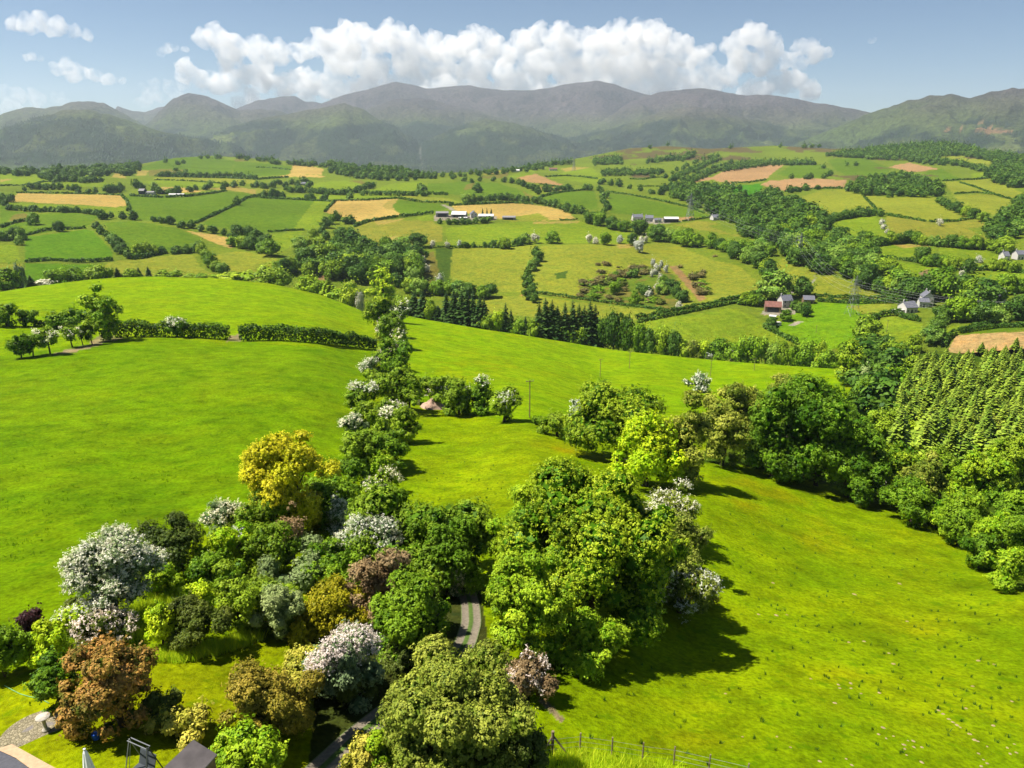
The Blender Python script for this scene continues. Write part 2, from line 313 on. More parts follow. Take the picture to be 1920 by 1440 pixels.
f4 = t.ramp(t.noise(pos, .11, 4, .65), [(.34, (.76, .86, .8)), (.5, (1, 1, 1)), (.66, (1.16, 1.05, .9))]); cc = t.mix(1, cc, f4, 'MULTIPLY')
dark = t.mix(1, vc, (.50, .72, .8), 'MULTIPLY'); cc = t.mix(t.math('MULTIPLY', f3, .75), cc, dark)
bmp = t.n('ShaderNodeBump', {'Height': t.noise(pos, 1.7, 6, .75), 'Strength': .55, 'Distance': .5}).outputs[0]
GRASS = t.done(t.n('ShaderNodeBsdfPrincipled', {'Base Color': cc, 'Roughness': .9, 'Specular IOR Level': .02, 'Normal': bmp}).outputs[0])
tag(link('ground', gm, GRASS), kind='structure')
BVH = BVHTree.FromPolygons([tuple(p) for p in V], [tuple(f) for f in Q])
def zg(x, y, top=600):
    h = BVH.ray_cast(Vector((x, y, top)), Vector((0, 0, -1)))
    return h[0].z if h[0] else -200.0

# ================================================================ mountains
print('mountains')
def elev_tan(u, v):
    dx, dy, dz = ray(u, v); return dz/np.hypot(dx, dy)
RIDGES = [ # distance, front width, back width, skyline in photo pixels
 (6500,2300,1500,[(-450,240),(-200,232),(0,243),(60,226),(130,207),(170,206),(215,214),(260,228),(330,252),(400,266),(470,280),(520,300)]),
 (9000,2500,1500,[(-450,215),(-200,205),(0,219),(40,206),(60,200),(95,203),(130,196),(160,188),(205,192),(240,212),(260,224),(300,250),(330,275)]),
 (9300,2600,1500,[(250,260),(285,227),(310,205),(335,184),(365,173),(400,180),(430,195),(452,205),(500,203),(530,207),(560,222),(620,250),(680,280)]),
 (12000,2500,1200,[(190,250),(230,200),(255,208),(280,210),(305,201),(320,199),(360,205),(400,215),(430,240)]),
 (11400,2500,1200,[(400,230),(452,203),(490,188),(530,181),(560,180),(578,190),(610,193),(660,200),(720,230)]),
 (7400,1800,1300,[(400,250),(470,226),(540,213),(600,203),(650,192),(685,204),(712,222),(745,240),(775,258),(800,285)]),
 (10800,3000,1300,[(560,215),(610,193),(650,178),(705,164),(745,153),(775,157),(805,166),(840,163),(882,160),(940,169),(1000,169),(1060,158),(1115,151),(1145,156),(1175,168),(1205,177),(1245,178),(1290,190),(1350,215)]),
 (9200,2600,1300,[(640,240),(690,205),(740,186),(790,182),(850,196),(900,208),(950,228),(1000,250),(1040,275)]),
 (7600,2000,1200,[(780,275),(840,246),(885,228),(912,221),(950,226),(1000,242),(1060,260),(1120,285)]),
 (9600,2500,1300,[(1120,230),(1180,190),(1235,171),(1300,165),(1345,170),(1390,179),(1430,176),(1470,182),(1530,193),(1585,202),(1622,210),(1680,235),(1740,260)]),
 (8000,2300,1300,[(1040,270),(1110,250),(1180,228),(1240,208),(1295,198),(1340,204),(1400,224),(1470,240),(1540,246),(1620,262)]),
 (7400,2600,1500,[(1480,275),(1560,240),(1622,211),(1650,201),(1690,188),(1740,178),(1770,176),(1805,183),(1845,170),(1880,164),(1920,161),(2000,150),(2150,168),(2350,150)]),
]
NM, NR = 760, 170
Um = np.linspace(-440, 2340, NM); Rm = np.linspace(4200, 12700, NR)
uu, rr = np.meshgrid(Um, Rm, indexing='ij')
dx, dy, dz = ray(Um, np.full(NM, 265.0)); hx = (dx/np.hypot(dx, dy))[:, None]; hy = (dy/np.hypot(dx, dy))[:, None]
X = hx*rr; Y = hy*rr
base = -215+(rr-4200)/8500*120
Z = base+20*fbm(X/500, Y/500, 3, 3)
n1 = fbm(X/900, Y/900, 5, 21); rid = 1-np.abs(2*fbm(X/420, Y/420, 5, 25, .55)-1)
for i, (Rc, wf, wb, pts) in enumerate(RIDGES):
    pu = [p[0] for p in pts]; pz = Rc*elev_tan(np.array(pu), np.array([p[1] for p in pts]))
    cz = np.interp(Um, pu, pz, left=-400, right=-400)
    cz = cz+24*(fbm(Um/18, 0*Um+i, 3, 60+i)-.5)
    d = (Rc-rr)/np.where(rr < Rc, wf, wb); g = np.clip(1-np.abs(d), 0, 1)
    g = np.where(d > 0, .35*g+.65*g**1.7, g)
    amp = np.clip(np.abs(Rc-rr)/700, 0.0, 1)
    z = base+(cz[:, None]-base)*g+amp*g*((rid-.72)*430+(n1-.5)*190)
    z = np.where(cz[:, None] < -380, base-50, z)
    Z = np.maximum(Z, z)
Mv = np.stack([X, Y, Z], -1)
dd, de, df = Mv[..., 0], Mv[..., 1], Mv[..., 2]
# photo pixel of each vertex, for what grows there
fwd = de*CP-df*SP; upv = de*SP+df*CP
pv = 720-F*upv/fwd; pu = 960+F*dd/fwd
HEATH = np.array(alb(108,94,94)); MOOR = np.array(alb(102,102,64)); PAST = np.array(alb(98,118,54)); FOR = np.array(alb(44,64,38)); SCREE = np.array(alb(128,118,110))
hn = fbm(X/700, Y/700, 5, 91); h2 = fbm(X/230, Y/230, 4, 95)
alt = np.clip((Z+20+260*(hn-.5))/380, 0, 1)[..., None]
mc = PAST*(1-alt)+MOOR*alt
a2 = np.clip((Z-170+240*(hn-.5))/260, 0, 1)[..., None]
mc = mc*(1-a2)+HEATH*a2
sc = np.clip((h2-.6)*5, 0, 1)[..., None]*a2; mc = mc*(1-.6*sc)+.6*sc*SCREE
left = np.clip((1500-pu)/400, 0, 1)
fmask = np.clip((hn*.55+h2*.45-.42-np.clip((Z-60)/700, -.08, .5))*9, 0, 1)
for cu, cv, ru, rv, s in ((600,285,180,42,1.3),(750,285,130,50,1.3),(150,280,260,34,.9),(330,272,90,22,.8),(900,285,220,34,1.0),(1210,262,70,16,.8),(700,250,60,18,.9),(940,258,60,14,.5),(1250,235,50,10,.5)):
    fmask = np.maximum(fmask, np.clip((s*np.exp(-((pu-cu)/ru)**4-((pv-cv)/rv)**4)+(h2-.5)*1.0-.25)*4, 0, 1)*(Z < 330))
fm = fmask[..., None]
mc = mc*(1-fm)+FOR*fm
gp = (np.clip((fbm(X/160, Y/300, 3, 99)-.60)*12, 0, 1)*np.clip((150-Z)/150, 0, 1)*(1-.5*fmask))[..., None]
mc = mc*(1-.6*gp)+.6*gp*np.array(alb(150,158,84))
for poly in ([(1768,246),(1790,237),(1808,243),(1800,246)],[(1826,242),(1850,240),(1900,246),(1900,250),(1850,250)]):
    mc[inpoly(pu, pv, poly)] = np.array(PLOUGH)*.7
mc[inpoly(pu, pv, [(783,272),(786.5,272),(796,320),(792,320)])] = alb(128,128,112)
mc *= (.85+.3*fbm(X/60, Y/60, 3, 97))[..., None]*(.55+.9*fbm(X/330, Y/420, 4, 107))[..., None]
Z2 = Z+fmask*14*(fbm(X/35, Y/35, 2, 98))
Mv[..., 2] = Z2
ii = np.arange(NM*NR).reshape(NM, NR)
Qm = np.stack([ii[:-1, :-1], ii[1:, :-1], ii[1:, 1:], ii[:-1, 1:]], -1).reshape(-1, 4)
mm = np_mesh('mountains', Mv.reshape(-1, 3), Qm, True, None, mc.reshape(-1, 3))
t = NT('moorland'); pos = t.n('ShaderNodeNewGeometry').outputs['Position']
vc = t.n('ShaderNodeAttribute', attribute_name='Col').outputs['Color']
k = t.ramp(t.noise(pos, .03, 8, .75), [(.36, .35), (.5, 1.0), (.64, 1.55)])
bmp = t.n('ShaderNodeBump', {'Height': t.noise(pos, .02, 6, .7), 'Strength': 1.0, 'Distance': 40.0}).outputs[0]
tag(link('mountains', mm, t.done(t.n('ShaderNodeBsdfPrincipled', {'Base Color': t.mix(1, vc, k, 'MULTIPLY'), 'Roughness': .9, 'Specular IOR Level': .05, 'Normal': bmp}).outputs[0])), kind='structure')
# the far-off woods on the mountain foot read as one mass: thousands of small crowns
rg = np.random.default_rng(5)
cand = rg.integers(0, NM*NR, 60000); sel = cand[(fmask.ravel()[cand] > .5) & (rr.ravel()[cand] < 9000) & (pu.ravel()[cand] > -120) & (pu.ravel()[cand] < 2040)][:16000]
P0 = Mv.reshape(-1, 3)[sel]+np.c_[rg.normal(0, 16, len(sel)), rg.normal(0, 20, len(sel)), np.full(len(sel), -2)]
hh = rg.uniform(13, 24, len(sel)); ww = hh*rg.uniform(.22, .42, len(sel))
ang = np.arange(5)*2*np.pi/5
ring = np.stack([np.cos(ang), np.sin(ang), np.zeros(5)], -1)
Vf = np.concatenate([P0[:, None]+ring[None]*ww[:, None, None]+[0, 0, 3], (P0+np.c_[0*hh, 0*hh, hh])[:, None]], 1)
Qf = np.array([[i, (i+1) % 5, 5] for i in range(5)])[None]+(np.arange(len(sel))*6)[:, None, None]
fo = np_mesh('woodland', Vf.reshape(-1, 3), Qf.reshape(-1, 3), True)
tag(link('forest', fo, plain('forest_green', alb(50,74,40), .9, var=.5, scale=.03)), 'dark woodland covering the steep foot of the mountains', 'forest', kind='stuff')
# ================================================================ plants
print("t", time.time()-_T0)
print('plants')
rng = np.random.default_rng(11)
def foliage_mat(name, a, b, trans=.12, k=1.12, var=.22):
    t = NT(name); tone = t.n('ShaderNodeAttribute', attribute_name='tone').outputs['Fac']
    g = t.n('ShaderNodeNewGeometry').outputs['Position']; oi = t.n('ShaderNodeObjectInfo').outputs['Random']
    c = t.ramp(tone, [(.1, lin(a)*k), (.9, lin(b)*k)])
    n = t.ramp(t.noise(g, .35, 3), [(.3, 1-var), (.7, 1+var)])
    c = t.mix(1, c, n, 'MULTIPLY')
    c = t.mix(1, c, t.ramp(oi, [(0, (.82, .86, .9)), (1, (1.16, 1.1, 1.0))]), 'MULTIPLY')
    p = t.n('ShaderNodeBsdfPrincipled', {'Base Color': c, 'Roughness': .5, 'Specular IOR Level': .10}).outputs[0]
    tl = t.n('ShaderNodeBsdfTranslucent', {'Color': t.mix(1, c, (1.25, 1.25, .7), 'MULTIPLY')}).outputs[0]
    m = t.n('ShaderNodeMixShader', {0: trans}); t.t.links.new(p, m.inputs[1]); t.t.links.new(tl, m.inputs[2])
    return t.done(m.outputs[0])
FM = {k: foliage_mat('leaf_'+k, a, b) for k, (a, b) in dict(
 lime=((120,160,8),(196,212,34)), yellow=((156,160,12),(228,214,44)), fresh=((96,136,14),(166,188,38)), green=((78,110,12),(148,172,40)), deep=((60,96,8),(124,156,32)),
 olive=((84,104,24),(158,164,62)), ochre=((112,116,10),(180,168,36)), bronze=((100,100,22),(166,146,54)), russet=((88,98,26),(196,142,70)), sage=((104,124,66),(162,174,108)),
 greygreen=((84,108,66),(140,156,108)), purple=((44,26,28),(80,50,52)), twig=((120,96,62),(168,142,100)), dusky=((56,74,18),(108,118,44)), variegated=((128,134,28),(222,204,84)),
 conifer=((32,62,24),(72,98,40)), spruce=((92,122,28),(152,170,58)), spruce2=((78,112,30),(136,160,52)), hedgeleaf=((38,66,8),(84,116,24)), oak=((66,104,8),(166,184,38)), gorse=((84,80,44),(130,120,66)), farleaf=((40,74,16),(90,120,38)), farlight=((82,124,34),(136,160,62))).items()}
BLOOM = foliage_mat('blossom_white', (228,226,200), (255,253,238), .25, .97, .05)
BLOOMP = foliage_mat('blossom_pinkish', (222,204,196), (255,244,238), .22, .90, .06)
BLOOMF = foliage_mat('blossom_far', (178,184,146), (248,246,232), .2, .8, .1)
BARK = plain('bark', alb(110,96,78), .9, var=.4, scale=4)
def unit(n, r):
    d = r.normal(size=(n, 3)); return d/np.linalg.norm(d, axis=1, keepdims=True)
def quads(P, N, S, r, asp=.62):
    """one rhombic leaf per row: position, normal, half length"""
    N = N/np.maximum(np.linalg.norm(N, axis=1, keepdims=True), 1e-6)
    T = np.cross(N, unit(len(P), r)); T /= np.maximum(np.linalg.norm(T, axis=1, keepdims=True), 1e-6)
    Bv = np.cross(N, T); s = S[:, None]
    V = np.stack([P-T*s, P+Bv*s*asp+N*s*.15, P+T*s, P-Bv*s*asp+N*s*.15], 1).reshape(-1, 3)
    return V, np.arange(len(P)*4, dtype=np.int32).reshape(-1, 4)
def clump_set(a, b, n, r, low=-.92):
    d = unit(n*3, r); d = d[d[:, 2] > low][:n]; n = len(d)
    f = np.where(r.random(n) < .15, r.uniform(.82, .96, n), r.uniform(.56, .82, n))[:, None]
    C = d*f*np.array([a, a, b]); rad = a*r.uniform(.17, .40, n)*(16/max(n, 6))**.22
    rad = np.minimum(rad, b*.75)
    C = np.vstack([C, [[0, 0, -.05*b]], [[0, 0, .25*b]]]); rad = np.r_[rad, min(a, b)*.6, min(a, b)*.55]
    return C, rad
def leaves_on(C, rad, N, leaf, r, per=6, rough=.55, squash=.85, top=None, depth=.3, streak=False):
    M = max(1, N//per); p = rad**2/np.sum(rad**2); k = r.choice(len(C), M, p=p)
    d = unit(M, r); out = C[k]/np.maximum(np.linalg.norm(C[k], axis=1, keepdims=True), 1e-6)
    dot = np.sum(d*out, 1); fl = dot < -.25; d[fl] -= 2*dot[fl, None]*out[fl]
    d[:, 2] = np.where((d[:, 2] < -.3) & (r.random(M) < .35), -d[:, 2], d[:, 2])
    if top is not None: d[:, 2] = np.where(d[:, 2] < top, np.abs(d[:, 2])+.1, d[:, 2]); d /= np.linalg.norm(d, axis=1, keepdims=True)
    q = r.uniform(1-depth, 1.06, M)+r.normal(0, .03, M)
    P = C[k]+d*(rad[k]*q)[:, None]*np.array([1, 1, squash])
    ct = r.normal(.5, .14, len(C))
    n0 = d*.85+np.array([0, 0, .4])+r.normal(0, .22, (M, 3)); n0 /= np.linalg.norm(n0, axis=1, keepdims=True)
    h = unit(M*per, r); nn = np.repeat(n0, per, 0); sg = np.sum(h*nn, 1); h[sg < 0] *= -1            # each spray is a little dome of leaves
    P = np.repeat(P, per, 0)+h*(leaf*r.uniform(.9, 2.3, M*per)*np.repeat(r.uniform(.7, 1.3, M), per))[:, None]
    n1 = nn*.75+h*.55+r.normal(0, rough*.55, (M*per, 3))
    tone = np.clip(np.repeat(ct[k]+r.normal(0, .13, M), per)+r.normal(0, .10, M*per), 0, 1)
    S = leaf*r.uniform(.45, 1.35, M*per)
    if streak:      # flowering sprays: leaves strung along a twig
        ax = nn+np.array([0, 0, -.2]); P = np.repeat(P.reshape(M, per, 3)[:, :1], per, 1).reshape(-1, 3)+ax*(leaf*r.uniform(-1.5, 4.5, M*per))[:, None]+r.normal(0, leaf*.75, (M*per, 3))
    tw = np.repeat(r.random(M) < .07, per)                                          # a few shoots stand out of the outline
    P[tw] += (np.repeat(d, per, 0)*np.array([.7, .7, 1])*(leaf*r.uniform(0, 7, M*per))[:, None])[tw]
    V, Q = quads(P, n1, S, r); return V, Q, tone
def conifer_parts(H, Rb, nw, nb, r, droop=.35, low=.08, seg=2, wid=.30):
    Vs = []; tone = []
    for i in range(nw):
        f = i/(nw-1); z = H*(low+(1-low)*f**.9); rr_ = Rb*(1-f)**.85*r.uniform(.8, 1.12)+.02*Rb
        k = max(3, int(nb*(1-.55*f))); a0 = r.uniform(0, 6.28)
        for j in range(k):
            an = a0+2*np.pi*j/k+r.normal(0, .2); L = rr_*r.uniform(.75, 1.15); dv = np.array([np.cos(an), np.sin(an), 0]); sd = np.array([-dv[1], dv[0], 0])
            w0 = L*wid*r.uniform(.8, 1.3)+.05*Rb; tn = np.clip(r.normal(.5, .2), 0, 1)
            for s_ in range(seg):
                x0, x1 = s_/seg, (s_+1)/seg
                z0 = z-droop*L*x0**1.3; z1 = z-droop*L*x1**1.3+.05*L*(s_ == seg-1)
                wa, wb = w0*(1-.25*x0), w0*(1-x1)*.8+.03*L
                tw = r.normal(0, .25)*w0
                Vs += [dv*L*x0-sd*wa+[0, 0, z0-tw], dv*L*x0+sd*wa+[0, 0, z0+tw], dv*L*x1+sd*wb+[0, 0, z1+tw], dv*L*x1-sd*wb+[0, 0, z1-tw]]; tone.append(tn)
    V = np.array(Vs); return V, np.arange(len(V), dtype=np.int32).reshape(-1, 4), np.array(tone)
def trunk_mesh(base_z, a, b, C, r, rad, lean=0.0):
    m = MB(); top = Vector((0, 0, b*.35)); z0 = Vector((r.normal(0, .05)*a, r.normal(0, .05)*a, base_z))
    mid = z0.lerp(top, .5)+Vector((r.normal(0, .06)*a, r.normal(0, .06)*a, 0))
    m.tube([z0-Vector((0, 0, .3)), z0+Vector((0, 0, .25*rad)), mid, top], [rad*1.45, rad*1.05, rad*.8, rad*.3], 8)
    for c in C[r.permutation(len(C))[:7]]:
        s = z0.lerp(top, r.uniform(.35, .8)); e = Vector(c); q = s.lerp(e, .5)+Vector((0, 0, -.08*a))
        m.tube([s, q, e], [rad*.5, rad*.3, rad*.1], 5)
    return m
def place_box(uL, uR, vT, vB, lift):
    """finds where a crown that fills this box of the photo stands on the land"""
    um, vm = (uL+uR)/2, (vT+vB)/2; dx, dy, dz = [float(q) for q in ray(um, vm)]
    dl = math.atan2(-dz, math.hypot(dx, dy))
    def ab(t):
        a = (uR-uL)/2*t/F; e = (vB-vT)/2*t/F
        b2 = (e*e-(a*math.sin(dl))**2)/math.cos(dl)**2
        return a, max(.55*min(a, e), math.sqrt(max(b2, 0)))
    lo, hi = 12.0, 1400.0
    for _ in range(40):
        t = (lo*hi)**.5; a, b = ab(t); g = zg(dx*t, dy*t)
        if dz*t-b*(1+lift) > g: lo = t
        else: hi = t
    a, b = ab(t); return Vector((dx*t, dy*t, dz*t)), a, b, t
def plant(name, label, cat, box, mat, lift=-.12, clumps=14, leaf=1.0, dens=1.0, bloom=0.0, bmat=None, group=None, trunk=True, stem='trunk', per=11, depth=.3, only_bloom_top=None, rough=.55):
    uL, uR, vT, vB = box; ctr, a, b, t = place_box(uL, uR, vT, vB, lift)
    r = np.random.default_rng(int(uL*7+vT*13+uR)); g = zg(ctr.x, ctr.y)
    base = Vector((ctr.x, ctr.y, g)); cz = ctr.z-g
    o = empty(name, base, label, cat, group, 0)
    lf = leaf*max(.07, .92*t/731)
    area = math.pi/4*(uR-uL)*(vB-vT)*.533**2
    N = int(min(150000, max(600, dens*4.3*area*(1/leaf**1.4))))
    C, rad = clump_set(a*.98, b*.98, int(clumps*1.35), r)
    cen = np.array([0, 0, cz])
    share = 1-.45*bloom
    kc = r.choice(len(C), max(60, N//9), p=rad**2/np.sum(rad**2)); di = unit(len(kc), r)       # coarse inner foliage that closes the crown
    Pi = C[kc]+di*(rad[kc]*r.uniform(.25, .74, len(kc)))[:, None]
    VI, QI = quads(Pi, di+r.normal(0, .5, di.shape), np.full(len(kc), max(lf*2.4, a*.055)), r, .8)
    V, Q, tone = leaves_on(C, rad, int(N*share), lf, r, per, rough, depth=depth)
    if dens >= .8: Q = np.vstack([Q, QI+len(V)]); V = np.vstack([V, VI]); tone = np.r_[tone, np.full(len(QI), .1)]  # inner leaves get a dark tone, painting in the shade inside the crown
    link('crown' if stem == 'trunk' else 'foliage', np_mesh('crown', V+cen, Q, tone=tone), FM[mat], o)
    if bloom > 0:
        kk = r.permutation(len(C))[:max(2, int(len(C)*min(1, bloom*1.15)))]
        hi = C[:, 2] > (np.median(C[:, 2]) if only_bloom_top else -9); kk = np.array([x for x in kk if hi[x]] or list(kk))
        V, Q, tone = leaves_on(C[kk], rad[kk]*1.05, int(N*bloom*.8)+60, lf*.72, r, 10, .8, top=-.25, depth=.3, streak=True)
        link('blossom', np_mesh('blossom', V+cen, Q, tone=tone), bmat or BLOOM, o)
    if trunk:
        tr = max(.07, min(.55, a*.075))
        m = trunk_mesh(-cz, a, b, C, r, tr); mo = m.build(stem, BARK, o, True); mo.location = (0, 0, cz)
    return o
